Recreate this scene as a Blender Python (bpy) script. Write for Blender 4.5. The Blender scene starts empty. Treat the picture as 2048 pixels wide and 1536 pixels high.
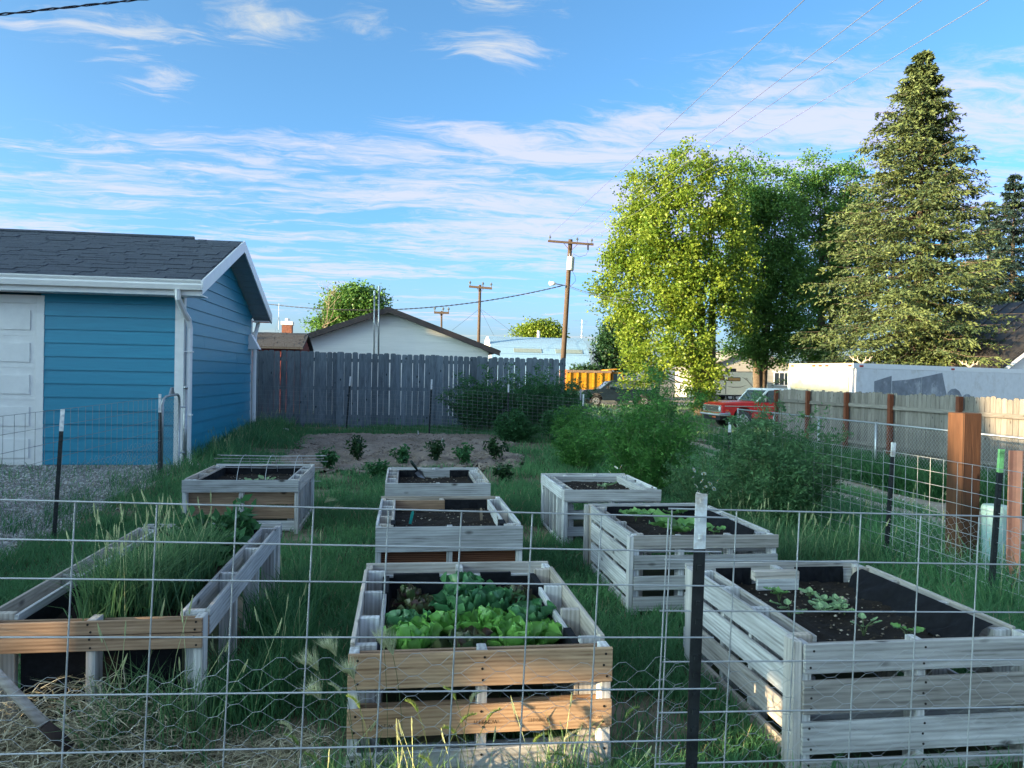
import bpy, bmesh, math, random
import numpy as np
from mathutils import Vector, Matrix
random.seed(7); RNG = np.random.default_rng(11)
SC = bpy.context.scene; COL = SC.collection; R_ = math.radians

# ------------------------------------------------------------------ camera
FPX = 1540.0; CAMH = 1.6
def cam_axes(psi=7.9, pitch=-0.5, roll=1.05):
    p, t, r = R_(psi), R_(pitch), R_(roll)
    f = np.array([math.sin(p)*math.cos(t), math.cos(p)*math.cos(t), math.sin(t)])
    rt = np.array([math.cos(p), -math.sin(p), 0.0]); up = np.cross(rt, f)
    return f, rt*math.cos(r)+up*math.sin(r), up*math.cos(r)-rt*math.sin(r)
FW, RT, UP = cam_axes()
def ray(x, y): return FW + RT*((x-1024)/FPX) + UP*((768-y)/FPX)
def atd(x, y, d): return np.array([0, 0, CAMH]) + ray(x, y)*d          # pixel + forward distance
def atz(x, y, z=0.0):
    r = ray(x, y); return np.array([0, 0, CAMH]) + r*((z-CAMH)/r[2])   # pixel + height
def atY(x, y, Y):
    r = ray(x, y); return np.array([0, 0, CAMH]) + r*(Y/r[1])          # pixel + wall plane
cd = bpy.data.cameras.new('camera'); cam = bpy.data.objects.new('camera', cd); COL.objects.link(cam)
cd.sensor_width = 36.0; cd.lens = 36.0*FPX/2048.0; cd.clip_start = 0.05; cd.clip_end = 6000
M = Matrix.Identity(4)
for i in range(3):
    M[i][0], M[i][1], M[i][2] = RT[i], UP[i], -FW[i]
M[2][3] = CAMH
cam.matrix_world = M; SC.camera = cam

# ------------------------------------------------------------------ sky, sun, exposure
SUN_AZ, SUN_EL = 252.0, 9.0
w = bpy.data.worlds.new('World'); SC.world = w; w.use_nodes = True
def build_world():
    nt = w.node_tree; N = nt.nodes; L = nt.links
    bg = N['Background']; bg.inputs[1].default_value = 0.15
    sky = N.new('ShaderNodeTexSky'); sky.sky_type = 'NISHITA'; sky.sun_disc = False
    sky.sun_elevation = R_(SUN_EL); sky.sun_rotation = R_(SUN_AZ)
    sky.air_density = 0.5; sky.dust_density = 7.0; sky.ozone_density = 3.0; sky.altitude = 900
    def mth(op, a, b=None, c=None):
        n = N.new('ShaderNodeMath'); n.operation = op
        for k, v in enumerate((a, b, c)):
            if v is None: continue
            if isinstance(v, (int, float)): n.inputs[k].default_value = v
            else: L.new(v, n.inputs[k])
        return n.outputs[0]
    tc = N.new('ShaderNodeTexCoord'); sep = N.new('ShaderNodeSeparateXYZ'); L.new(tc.outputs['Generated'], sep.inputs[0])
    zc = mth('MAXIMUM', sep.outputs[2], 0.012)
    zz = mth('ADD', zc, 0.03)
    u = mth('DIVIDE', sep.outputs[0], zz); v = mth('DIVIDE', sep.outputs[1], zz)     # cloud layer seen as a plane overhead
    cmb = N.new('ShaderNodeCombineXYZ'); L.new(u, cmb.inputs[0]); L.new(v, cmb.inputs[1])
    def noise(scale, sx, sy, off, detail=6, rough=.6, dist=0.0, rot=0.0, src=None):
        mp = N.new('ShaderNodeMapping'); L.new(src or cmb.outputs[0], mp.inputs[0])
        mp.inputs['Scale'].default_value = (sx, sy, 1); mp.inputs['Location'].default_value = (off, off*.7, off*.3)
        mp.inputs['Rotation'].default_value = (0, 0, R_(rot))
        n = N.new('ShaderNodeTexNoise'); n.inputs['Scale'].default_value = scale; n.inputs['Detail'].default_value = detail
        n.inputs['Roughness'].default_value = rough; n.inputs['Distortion'].default_value = dist
        L.new(mp.outputs[0], n.inputs['Vector']); return n
    # warp
    wn = noise(1.3, 1, 1, 3.1, 3)
    wv = N.new('ShaderNodeVectorMath'); wv.operation = 'SCALE'; L.new(wn.outputs['Color'], wv.inputs[0]); wv.inputs[3].default_value = 0.55
    wa = N.new('ShaderNodeVectorMath'); L.new(cmb.outputs[0], wa.inputs[0]); L.new(wv.outputs[0], wa.inputs[1])
    big = noise(.9, .5, 1.3, 5.3, 4, .55, rot=10, src=wa.outputs[0]).outputs[0]
    str1 = noise(1.7, .42, 1.6, 1.7, 9, .68, .6, rot=10, src=wa.outputs[0]).outputs[0]
    wisp = noise(5.0, .5, 1.3, 9.2, 8, .7, 1.0, rot=-40, src=wa.outputs[0]).outputs[0]
    def ss(x, a, b):
        n = N.new('ShaderNodeMapRange'); n.interpolation_type = 'SMOOTHSTEP'; L.new(x, n.inputs[0])
        n.inputs[1].default_value = a; n.inputs[2].default_value = b; return n.outputs[0]
    # a bank of streaks low round the horizon, loose tufts higher up
    rad = mth('SQRT', mth('ADD', mth('MULTIPLY', u, u), mth('MULTIPLY', v, v)))
    rad = mth('ADD', rad, mth('MULTIPLY', u, .22))
    band = mth('MULTIPLY', ss(rad, 2.45, 3.1), mth('SUBTRACT', 1.0, mth('MULTIPLY', ss(rad, 5.2, 8.0), .35)))
    scat = mth('MULTIPLY', ss(noise(.8, 1, 1, 21.0, 2).outputs[0], .36, .56), mth('SUBTRACT', 1.0, ss(v, .7, 1.5)))   # unseen tufts added overhead and behind to brighten the shade
    tufts = None
    for (px, py, sx, sy, st) in ((530, 38, .11, .06, 1.0), (735, 45, .09, .05, .8), (1010, 75, .17, .10, 1.05), (310, 165, .14, .10, 1.0),
                                 (465, 205, .06, .05, .5), (90, 245, .22, .12, .7), (1480, 45, .12, .06, .6), (1720, 60, .18, .07, .8), (1600, 170, .30, .13, .75),
                                 (140, 195, .12, .06, .4), (1960, 120, .14, .08, .6), (1930, 240, .35, .3, .6)):
        r = ray(px, py); r = r/np.linalg.norm(r); z0 = max(r[2], .012)+.03; pu, pv = r[0]/z0, r[1]/z0
        k = pv/1.6
        du = mth('MULTIPLY', mth('SUBTRACT', u, float(pu)), 1/(sx*k)); dv = mth('MULTIPLY', mth('SUBTRACT', v, float(pv)), 1/(sy*k*1.6))
        g = mth('MULTIPLY', mth('POWER', 2.718, mth('MULTIPLY', mth('ADD', mth('MULTIPLY', du, du), mth('MULTIPLY', dv, dv)), -.7)), st)
        tufts = g if tufts is None else mth('MAXIMUM', tufts, g)
    base = mth('ADD', mth('MULTIPLY', str1, .80), mth('ADD', mth('MULTIPLY', big, .45), mth('MULTIPLY', wisp, .42)))
    cov = mth('MAXIMUM', mth('MULTIPLY', band, .20), mth('MULTIPLY', mth('MAXIMUM', tufts, scat), .23))
    dens = ss(mth('ADD', base, cov), .93, 1.15)
    veil = mth('MULTIPLY', mth('SUBTRACT', 1.0, ss(sep.outputs[2], .0, .20)), .45)
    dens = mth('MAXIMUM', dens, veil)
    dens = mth('MULTIPLY', dens, .84)
    mix = N.new('ShaderNodeMix'); mix.data_type = 'RGBA'; L.new(dens, mix.inputs['Factor'])
    tint = N.new('ShaderNodeMix'); tint.data_type = 'RGBA'; tint.blend_type = 'MULTIPLY'; tint.inputs['Factor'].default_value = 1.0
    L.new(sky.outputs[0], tint.inputs['A']); tint.inputs['B'].default_value = (.70, .92, .80, 1)
    L.new(tint.outputs['Result'], mix.inputs['A'])
    cl = N.new('ShaderNodeMix'); cl.data_type = 'RGBA'; cl.blend_type = 'LIGHTEN'; cl.inputs['Factor'].default_value = 1.0     # clouds towards the sun are never darker than the sky behind them
    L.new(tint.outputs['Result'], cl.inputs['A']); cl.inputs['B'].default_value = (CLOUD[0], CLOUD[1], CLOUD[2], 1); L.new(cl.outputs['Result'], mix.inputs['B'])
    L.new(mix.outputs['Result'], bg.inputs[0])
CLOUD = (1.15, 1.18, 1.13)
build_world()
sd = bpy.data.lights.new('sun', 'SUN'); so = bpy.data.objects.new('sun', sd); COL.objects.link(so)
sd.energy = 4.2; sd.angle = R_(0.55); sd.color = (1.0, .74, .42)
sv = Vector((math.sin(R_(SUN_AZ))*math.cos(R_(SUN_EL)), math.cos(R_(SUN_AZ))*math.cos(R_(SUN_EL)), math.sin(R_(SUN_EL))))
so.rotation_euler = sv.to_track_quat('Z', 'Y').to_euler(); so.location = (-30, -10, 30)
vs = SC.view_settings; vs.view_transform = 'Standard'; vs.look = 'None'; vs.gamma = 1.0; vs.use_curve_mapping = False
vs.exposure = 2.28
SC.cycles.use_denoising = True; SC.cycles.max_bounces = 6; SC.cycles.transparent_max_bounces = 8
SC.cycles.use_adaptive_sampling = True
SC.render.film_transparent = False

# ------------------------------------------------------------------ numpy noise, terrain
_tab = RNG.random((256, 256))
def vnoise(x, y):
    xi = np.floor(x).astype(int); yi = np.floor(y).astype(int); fx = x-xi; fy = y-yi
    fx = fx*fx*(3-2*fx); fy = fy*fy*(3-2*fy)
    a = _tab[xi & 255, yi & 255]; b = _tab[(xi+1) & 255, yi & 255]; c = _tab[xi & 255, (yi+1) & 255]; d = _tab[(xi+1) & 255, (yi+1) & 255]
    return (a*(1-fx)+b*fx)*(1-fy)+(c*(1-fx)+d*fx)*fy
def fbm(x, y, o=3):
    s = 0; a = .5
    for k in range(o):
        s = s+a*vnoise(x*2**k+17*k, y*2**k+31*k); a *= .5
    return s/(1-.5**o)
def sst(a, b, x):
    t = np.clip((x-a)/(b-a), 0, 1); return t*t*(3-2*t)
def terr(X, Y):
    X = np.asarray(X, float); Y = np.asarray(Y, float)
    rt = sst(4.6, 9.5, X); far = sst(22, 32, Y)
    z = (.28*sst(8.5, 18.5, Y)*(1-far) - .42*far)*(1-rt) - .47*rt
    n = (fbm(X*1.1, Y*1.1)-.5)*.07*np.clip((40-np.abs(Y))/30, 0, 1)
    return z+n
def T(X, Y): return float(terr(X, Y))

# ------------------------------------------------------------------ mesh helpers
class MB:
    def __init__(s): s.v = []; s.f = []
    def add(s, vs_, fs):
        o = len(s.v); s.v += [tuple(map(float, p)) for p in vs_]; s.f += [tuple(o+i for i in f) for f in fs]; return s
    def box(s, x0, x1, y0, y1, z0, z1):
        return s.add([(x0,y0,z0),(x1,y0,z0),(x1,y1,z0),(x0,y1,z0),(x0,y0,z1),(x1,y0,z1),(x1,y1,z1),(x0,y1,z1)],
                     [(0,3,2,1),(4,5,6,7),(0,1,5,4),(1,2,6,5),(2,3,7,6),(3,0,4,7)])
    def cbox(s, x0, x1, y0, y1, z0, z1, b=.003):          # chamfered box, 24 verts
        o = len(s.v); X = (x0, x1); Y = (y0, y1); Z = (z0, z1); idx = {}
        for i in (0, 1):
            for j in (0, 1):
                for k in (0, 1):
                    sx, sy, sz = (1 if i == 0 else -1), (1 if j == 0 else -1), (1 if k == 0 else -1)
                    for a in range(3):
                        p = [X[i]+sx*b, Y[j]+sy*b, Z[k]+sz*b]; p[a] = (X[i], Y[j], Z[k])[a]
                        idx[(i, j, k, a)] = len(s.v); s.v.append(tuple(p))
        def q(*k): s.f.append(tuple(idx[t] for t in k))
        for a in range(3):
            b_, c_ = [t for t in range(3) if t != a]
            for e in (0, 1):
                ks = []
                for (m, n) in ((0, 0), (1, 0), (1, 1), (0, 1)):
                    t = [0, 0, 0]; t[a] = e; t[b_] = m; t[c_] = n; ks.append((*t, a))
                q(*ks)
        for a in range(3):                                 # edges along axis a
            b_, c_ = [t for t in range(3) if t != a]
            for m in (0, 1):
                for n in (0, 1):
                    t0 = [0, 0, 0]; t1 = [0, 0, 0]; t1[a] = 1
                    for t in (t0, t1): t[b_] = m; t[c_] = n
                    q((*t0, b_), (*t1, b_), (*t1, c_), (*t0, c_))
        for i in (0, 1):
            for j in (0, 1):
                for k in (0, 1): q((i, j, k, 0), (i, j, k, 1), (i, j, k, 2))
        return s
    def cyl(s, p0, p1, r0, r1=None, n=8, cap=True):
        r1 = r0 if r1 is None else r1
        p0 = Vector(p0); p1 = Vector(p1); d = (p1-p0).normalized(); a = d.orthogonal().normalized(); b = d.cross(a)
        vs_ = []
        for p, r in ((p0, r0), (p1, r1)):
            for i in range(n):
                t = 2*math.pi*i/n; vs_.append(p+(a*math.cos(t)+b*math.sin(t))*r)
        fs = [(i, (i+1) % n, n+(i+1) % n, n+i) for i in range(n)]
        if cap: fs += [tuple(range(n))[::-1], tuple(range(n, 2*n))]
        return s.add(vs_, fs)
    def tube(s, pts, r, n=6, cap=True):
        pts = [Vector(p) for p in pts]; rs = r if isinstance(r, (list, tuple)) else [r]*len(pts)
        a = None; rings = []
        for i, p in enumerate(pts):
            d = (pts[min(i+1, len(pts)-1)]-pts[max(i-1, 0)]).normalized()
            if a is None: a = d.orthogonal().normalized()
            else:
                a = (a-d*a.dot(d)); a = a.normalized() if a.length > 1e-6 else d.orthogonal().normalized()
            b = d.cross(a); rings.append([p+(a*math.cos(2*math.pi*k/n)+b*math.sin(2*math.pi*k/n))*rs[i] for k in range(n)])
        vs_ = [v for rg in rings for v in rg]; m = len(pts)
        fs = [(i*n+k, i*n+(k+1) % n, (i+1)*n+(k+1) % n, (i+1)*n+k) for i in range(m-1) for k in range(n)]
        if cap: fs += [tuple(range(n))[::-1], tuple(range((m-1)*n, m*n))]
        return s.add(vs_, fs)
    def prism(s, poly, axis, a0, a1):                      # polygon in the two other axes, extruded along axis
        n = len(poly); vs_ = []
        for a in (a0, a1):
            for (p, q) in poly:
                vs_.append({'x': (a, p, q), 'y': (p, a, q), 'z': (p, q, a)}[axis])
        fs = [tuple(range(n))[::-1], tuple(range(n, 2*n))]+[(i, (i+1) % n, n+(i+1) % n, n+i) for i in range(n)]
        return s.add(vs_, fs)
    def mesh(s, name):
        m = bpy.data.meshes.new(name); m.from_pydata(s.v, [], s.f); m.update()
        bm = bmesh.new(); bm.from_mesh(m); bmesh.ops.recalc_face_normals(bm, faces=bm.faces); bm.to_mesh(m); bm.free()
        return m
def np_mesh(name, V, Fq, cols=None):
    """V (n,3), Fq (m,k) constant k"""
    V = np.ascontiguousarray(V, np.float32); Fq = np.ascontiguousarray(Fq, np.int32)
    m = bpy.data.meshes.new(name); m.vertices.add(len(V)); m.vertices.foreach_set('co', V.ravel())
    k = Fq.shape[1]; m.loops.add(Fq.size); m.loops.foreach_set('vertex_index', Fq.ravel())
    m.polygons.add(len(Fq)); m.polygons.foreach_set('loop_start', np.arange(0, Fq.size, k, dtype=np.int32))
    m.polygons.foreach_set('loop_total', np.full(len(Fq), k, np.int32))
    if cols is not None:
        at = m.attributes.new('tone', 'FLOAT', 'POINT'); at.data.foreach_set('value', np.ascontiguousarray(cols, np.float32))
    m.update(calc_edges=True); return m
def obj(name, mb, mat, parent=None, loc=None, rot=None, smooth=False, scale=None):
    me = mb.mesh(name) if isinstance(mb, MB) else mb
    if mat is not None and not me.materials: me.materials.append(mat)
    if smooth: me.polygons.foreach_set('use_smooth', [True]*len(me.polygons))
    o = bpy.data.objects.new(name, me); COL.objects.link(o)
    if parent is not None: o.parent = parent
    if loc is not None: o.location = loc
    if rot is not None: o.rotation_euler = rot
    if scale is not None: o.scale = scale
    return o
def tag(o, label, cat, group=None):
    o['label'] = label; o['category'] = cat
    if group: o['group'] = group
    return o
def thing(name, label, cat, loc=(0, 0, 0), rotz=0, group=None):
    o = bpy.data.objects.new(name, None); COL.objects.link(o); o.location = loc; o.rotation_euler = (0, 0, rotz); o.empty_display_size = .1
    return tag(o, label, cat, group)
def struct(o): o['kind'] = 'structure'; return o
def stuff(o): o['kind'] = 'stuff'; return o

# ------------------------------------------------------------------ materials
def new_mat(name):
    m = bpy.data.materials.new(name); m.use_nodes = True; nt = m.node_tree
    return m, nt, nt.nodes['Principled BSDF'], nt.nodes, nt.links
def _map(N, L, src, sc, random_off=False):
    mp = N.new('ShaderNodeMapping'); mp.inputs['Scale'].default_value = sc; L.new(src, mp.inputs[0])
    if random_off:
        oi = N.new('ShaderNodeObjectInfo'); mu = N.new('ShaderNodeMath'); mu.operation = 'MULTIPLY'; mu.inputs[1].default_value = 53.0
        L.new(oi.outputs['Random'], mu.inputs[0]); L.new(mu.outputs[0], mp.inputs['Location'])
    return mp.outputs[0]
def _noise(N, L, vec, scale, detail=5, rough=.6, dist=0):
    n = N.new('ShaderNodeTexNoise'); n.inputs['Scale'].default_value = scale; n.inputs['Detail'].default_value = detail
    n.inputs['Roughness'].default_value = rough; n.inputs['Distortion'].default_value = dist; L.new(vec, n.inputs['Vector']); return n
def _ramp(N, L, fac, stops):
    r = N.new('ShaderNodeValToRGB'); e = r.color_ramp.elements
    while len(e) < len(stops): e.new(.5)
    for i, (p, c) in enumerate(stops): e[i].position = p; e[i].color = (*c, 1)
    L.new(fac, r.inputs[0]); return r.outputs[0]
def _bump(N, L, bs, h, strength=.3, dist=.01):
    b = N.new('ShaderNodeBump'); b.inputs['Strength'].default_value = strength; b.inputs['Distance'].default_value = dist
    L.new(h, b.inputs['Height']); L.new(b.outputs[0], bs.inputs['Normal'])
def _mixc(N, L, fac, a, b, blend='MIX'):
    m = N.new('ShaderNodeMix'); m.data_type = 'RGBA'; m.blend_type = blend
    for k, v in (('Factor', fac), ('A', a), ('B', b)):
        if isinstance(v, (int, float)): m.inputs[k].default_value = v
        elif isinstance(v, tuple): m.inputs[k].default_value = (*v, 1)
        else: L.new(v, m.inputs[k])
    return m.outputs['Result']
def mat_plain(name, col, rough=.6, metal=0, var=.12, scale=6, bump=.08, spec=.4, dirt=None):
    m, nt, bs, N, L = new_mat(name); tc = N.new('ShaderNodeTexCoord')
    v = _map(N, L, tc.outputs['Object'], (1, 1, 1), True); n = _noise(N, L, v, scale, 6)
    lo = tuple(c*(1-var*1.6) for c in col); hi = tuple(min(1, c*(1+var)) for c in col)
    c = _ramp(N, L, n.outputs[0], [(.3, lo), (.7, hi)])
    if dirt:
        n2 = _noise(N, L, v, scale*.35, 8, .7); f = _ramp(N, L, n2.outputs[0], [(.52, (0, 0, 0)), (.72, (1, 1, 1))]); c = _mixc(N, L, f, c, dirt)
    L.new(c, bs.inputs['Base Color']); bs.inputs['Roughness'].default_value = rough; bs.inputs['Metallic'].default_value = metal
    bs.inputs['Specular IOR Level'].default_value = spec
    if bump: _bump(N, L, bs, n.outputs[0], bump, .01)
    return m
def mat_wood(name, dark, light, tone=.35, ring=0.0, gscale=1.0, blotch=None, rough=.85, bump=.5, spec=.25, knots=True, tan=None):
    """grain runs along the object's own X axis"""
    m, nt, bs, N, L = new_mat(name); tc = N.new('ShaderNodeTexCoord')
    v = _map(N, L, tc.outputs['Object'], (1.6*gscale, 26*gscale, 26*gscale), True)
    n = _noise(N, L, v, 2.2, 9, .68, .35)
    vb = _map(N, L, tc.outputs['Object'], (1.2*gscale, 3.5*gscale, 3.5*gscale), True); nb = _noise(N, L, vb, 1.7, 4, .6, .6)
    fac = n.outputs[0]
    if ring:
        wv = N.new('ShaderNodeTexWave'); wv.wave_type = 'BANDS'; wv.bands_direction = 'Z'; wv.inputs['Scale'].default_value = 20*gscale
        wv.inputs['Distortion'].default_value = 5; wv.inputs['Detail'].default_value = 3; wv.inputs['Detail Scale'].default_value = .6
        vr = _map(N, L, tc.outputs['Object'], (.30*gscale, 1.0, 1.25), True); L.new(vr, wv.inputs['Vector'])
        fac = _mixc(N, L, ring, n.outputs[0], wv.outputs['Color'])
    c = _ramp(N, L, fac, [(.24, dark), (.43, tuple(.45*a+.55*b for a, b in zip(dark, light))), (.68, light)])
    if blotch:
        f = _ramp(N, L, nb.outputs[0], [(.45, (0, 0, 0)), (.75, (1, 1, 1))]); c = _mixc(N, L, f, c, _mixc(N, L, .8, c, blotch, 'MULTIPLY'))
    oi = N.new('ShaderNodeObjectInfo'); mr = N.new('ShaderNodeMapRange'); L.new(oi.outputs['Random'], mr.inputs[0])
    mr.inputs[3].default_value = 1-tone; mr.inputs[4].default_value = 1+tone*.6
    if tan:        # some boards have kept more of their brown
        mt = N.new('ShaderNodeMath'); mt.operation = 'MULTIPLY'; mt.inputs[1].default_value = 7.31; L.new(oi.outputs['Random'], mt.inputs[0]); fr = N.new('ShaderNodeMath'); fr.operation = 'FRACT'; L.new(mt.outputs[0], fr.inputs[0])
        pw = N.new('ShaderNodeMath'); pw.operation = 'POWER'; pw.inputs[1].default_value = 2.5; L.new(fr.outputs[0], pw.inputs[0]); c = _mixc(N, L, pw.outputs[0], c, _mixc(N, L, 1.0, c, tan, 'MULTIPLY'))
    vm = N.new('ShaderNodeVectorMath'); vm.operation = 'SCALE'; L.new(c, vm.inputs[0]); L.new(mr.outputs[0], vm.inputs[3])
    kn = N.new('ShaderNodeTexVoronoi'); kn.inputs['Scale'].default_value = 1.0; vk = _map(N, L, tc.outputs['Object'], (3.2, 7, 7), True); L.new(vk, kn.inputs['Vector'])
    kf = _ramp(N, L, kn.outputs['Distance'], [(.05, (1, 1, 1)), (.14, (0, 0, 0))])
    c2 = _mixc(N, L, kf, vm.outputs[0], tuple(d*.45 for d in dark)) if knots else vm.outputs[0]
    L.new(c2, bs.inputs['Base Color']); bs.inputs['Roughness'].default_value = rough; bs.inputs['Specular IOR Level'].default_value = .25
    bs.inputs['Specular IOR Level'].default_value = spec
    _bump(N, L, bs, n.outputs[0], bump, .006); return m
def mat_leaf(name, lo, hi, trans=.35, rough=.5, attr=True, spec=.3, scale=1.2, dry=None):
    m, nt, bs, N, L = new_mat(name); tc = N.new('ShaderNodeTexCoord')
    n = _noise(N, L, tc.outputs['Object'], scale, 4)
    if attr:
        a = N.new('ShaderNodeAttribute'); a.attribute_name = 'tone'
        mx = N.new('ShaderNodeMath'); mx.operation = 'MULTIPLY_ADD'; L.new(n.outputs[0], mx.inputs[0]); mx.inputs[1].default_value = .5
        ad = N.new('ShaderNodeMath'); ad.operation = 'MULTIPLY'; ad.inputs[1].default_value = .5; L.new(a.outputs['Fac'], ad.inputs[0]); L.new(ad.outputs[0], mx.inputs[2])
        fac = mx.outputs[0]
    else: fac = n.outputs[0]
    c = _ramp(N, L, fac, [(.25, lo), (.72, hi)]+([(.9, dry)] if dry else []))
    L.new(c, bs.inputs['Base Color']); bs.inputs['Roughness'].default_value = rough; bs.inputs['Specular IOR Level'].default_value = spec
    tr = N.new('ShaderNodeBsdfTranslucent'); L.new(c, tr.inputs[0]); ms = N.new('ShaderNodeMixShader'); ms.inputs[0].default_value = trans
    L.new(bs.outputs[0], ms.inputs[1]); L.new(tr.outputs[0], ms.inputs[2]); L.new(ms.outputs[0], N['Material Output'].inputs[0]); return m
def mat_attr(name, stops, rough=.9, nscale=9.0, nmix=.5, bump=.3, spec=.2, trans=0):
    m, nt, bs, N, L = new_mat(name); tc = N.new('ShaderNodeTexCoord'); n = _noise(N, L, tc.outputs['Object'], nscale, 6, .65)
    a = N.new('ShaderNodeAttribute'); a.attribute_name = 'tone'
    f = _mixc(N, L, nmix, a.outputs['Color'], n.outputs['Fac']); c = _ramp(N, L, f, stops)
    L.new(c, bs.inputs['Base Color']); bs.inputs['Roughness'].default_value = rough; bs.inputs['Specular IOR Level'].default_value = spec
    if bump: _bump(N, L, bs, n.outputs[0], bump, .02)
    return m
def mat_glass(name, col=(.02, .03, .04), rough=.05):
    m, nt, bs, N, L = new_mat(name); bs.inputs['Base Color'].default_value = (*col, 1); bs.inputs['Roughness'].default_value = rough
    bs.inputs['Specular IOR Level'].default_value = .9; return m

GREY_W = mat_wood('weathered_wood', (.11, .105, .10), (.63, .64, .65), .28, ring=.12, blotch=(.58, .56, .54), gscale=.62, tan=(.80, .66, .52))
PALE_W = mat_wood('pale_weathered_wood', (.16, .155, .15), (.72, .73, .74), .24, ring=.12, blotch=(.64, .62, .60), gscale=.62, tan=(.84, .72, .60))
BROWN_W = mat_wood('brown_wood', (.10, .052, .03), (.40, .27, .18), .12, ring=.15, gscale=.8, blotch=(.6, .55, .5))
HONEY_W = mat_wood('honey_wood', (.15, .075, .038), (.56, .38, .24), .10, ring=.14, gscale=.8, blotch=(.62, .52, .46))
PICKET_B = mat_wood('blue_grey_picket', (.04, .054, .07), (.20, .245, .29), .30, ring=.2, blotch=(.6, .6, .62))
PICKET_R = mat_wood('silver_picket', (.065, .06, .055), (.25, .23, .21), .28, ring=.2, blotch=(.8, .78, .74))
REDPOST = mat_wood('red_brown_post', (.07, .02, .011), (.17, .055, .028), .15)
TREATED = mat_wood('treated_post_wood', (.035, .016, .010), (.115, .055, .030), .05, ring=.15, bump=.8)
POLE_W = mat_wood('pole_wood', (.03, .021, .016), (.10, .068, .048), .1)
WHITE = mat_plain('white_paint', (.78, .78, .77), .45, var=.04)
WHITE_T = mat_plain('white_trim_metal', (.80, .80, .80), .3, var=.03, bump=.02)
BLUE_SIDE = mat_wood('blue_siding', (.003, .18, .295), (.007, .245, .385), .06, ring=.1, gscale=.6, bump=.3, rough=.45, spec=.35, knots=False)
BLUE_SIDE.node_tree.nodes['Principled BSDF'].inputs['Coat Weight'].default_value = .45; BLUE_SIDE.node_tree.nodes['Principled BSDF'].inputs['Coat Roughness'].default_value = .35
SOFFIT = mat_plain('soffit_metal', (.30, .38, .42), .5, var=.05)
SHINGLE = mat_plain('shingle', (.065, .08, .105), .9, var=.35, scale=60, bump=.4)
GALV = mat_plain('galvanised_steel', (.40, .42, .44), .42, .75, var=.12, scale=30, bump=.05)
WIRE = mat_plain('fence_wire', (.50, .52, .54), .45, .55, var=.15, scale=20, bump=0)
WIRE_D = mat_plain('dull_wire', (.30, .31, .32), .55, .5, var=.2, scale=20, bump=0)
POST_D = mat_plain('dark_post_paint', (.018, .022, .024), .5, var=.3, scale=25)
POST_W = mat_plain('white_post_tip', (.74, .76, .77), .5, var=.12, scale=30, dirt=(.35, .25, .18))
POST_G = mat_plain('lime_post_tip', (.33, .72, .25), .5, var=.1, scale=30, dirt=(.03, .05, .03))
ORANGE_P = mat_plain('salmon_marker', (.66, .26, .16), .6, var=.08, scale=12, dirt=(.6, .2, .1))
BLUE_P = mat_plain('blue_green_pedestal', (.26, .42, .42), .5, var=.07, scale=8)
LINER = mat_plain('black_liner', (.008, .009, .012), .8, var=.3, scale=30, bump=.2, spec=.15)
SOIL = mat_attr('dark_soil', [(.2, (.006, .005, .004)), (.6, (.022, .017, .013)), (.9, (.05, .04, .03))], .95, 60, .6, .6)
TILLED = mat_attr('tilled_earth', [(.2, (.11, .09, .07)), (.55, (.26, .215, .18)), (.9, (.42, .37, .32))], .95, 30, .5, .5)
GRAVELM = mat_attr('gravel_bed', [(.2, (.10, .095, .085)), (.55, (.22, .21, .20)), (.9, (.38, .37, .35))], .95, 45, .6, .5)
DIRTM = mat_attr('dirt_track', [(.2, (.24, .20, .16)), (.55, (.36, .31, .26)), (.9, (.46, .42, .37))], .95, 12, .5, .3)
GROUNDM = mat_attr('ground_soil', [(.15, (.03, .04, .02)), (.45, (.07, .075, .04)), (.62, (.18, .155, .11)), (.95, (.34, .30, .24))], .95, 6, .45, .5)
STONE = mat_attr('stone_chip', [(.1, (.14, .13, .12)), (.5, (.34, .33, .31)), (.9, (.6, .59, .56))], .85, 40, .2, .1)
CHIP = mat_attr('pale_chip', [(.1, (.03, .024, .018)), (.6, (.10, .08, .06)), (.95, (.48, .43, .36))], .9, 40, .15, .1)
HAY = mat_attr('dry_hay', [(.1, (.14, .12, .075)), (.5, (.40, .36, .24)), (.9, (.68, .62, .46))], .85, 5, .3, 0)
GRASS = mat_leaf('lawn_grass', (.035, .13, .06), (.15, .36, .14), .45, .55, dry=(.36, .33, .20))
RANK = mat_leaf('rank_grass', (.05, .14, .06), (.17, .31, .13), .4, .55)
POPLAR = mat_leaf('poplar_leaf', (.08, .165, .02), (.29, .37, .05), .5, .45)
POPLAR2 = mat_leaf('green_leaf', (.05, .14, .035), (.15, .28, .06), .45, .45)
DKLEAF = mat_leaf('dark_leaf', (.012, .045, .018), (.035, .09, .03), .3, .5)
SPRUCE = mat_leaf('spruce_needle', (.012, .034, .016), (.115, .145, .046), .04, .6)
SPRUCE2 = mat_leaf('dark_spruce_needle', (.010, .028, .024), (.035, .065, .05), .15, .6)
FERN = mat_leaf('feathery_leaf', (.03, .13, .03), (.115, .30, .06), .42, .55)
SHRUB = mat_leaf('shrub_leaf', (.025, .10, .035), (.07, .20, .07), .35, .5)
SAGE = mat_leaf('grey_green_leaf', (.035, .11, .045), (.12, .25, .10), .3, .6)
BARK = mat_plain('bark', (.13, .10, .075), .95, var=.4, scale=14, bump=.6)
TWIG = mat_plain('pale_dead_twig', (.36, .28, .19), .9, var=.3)

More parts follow.
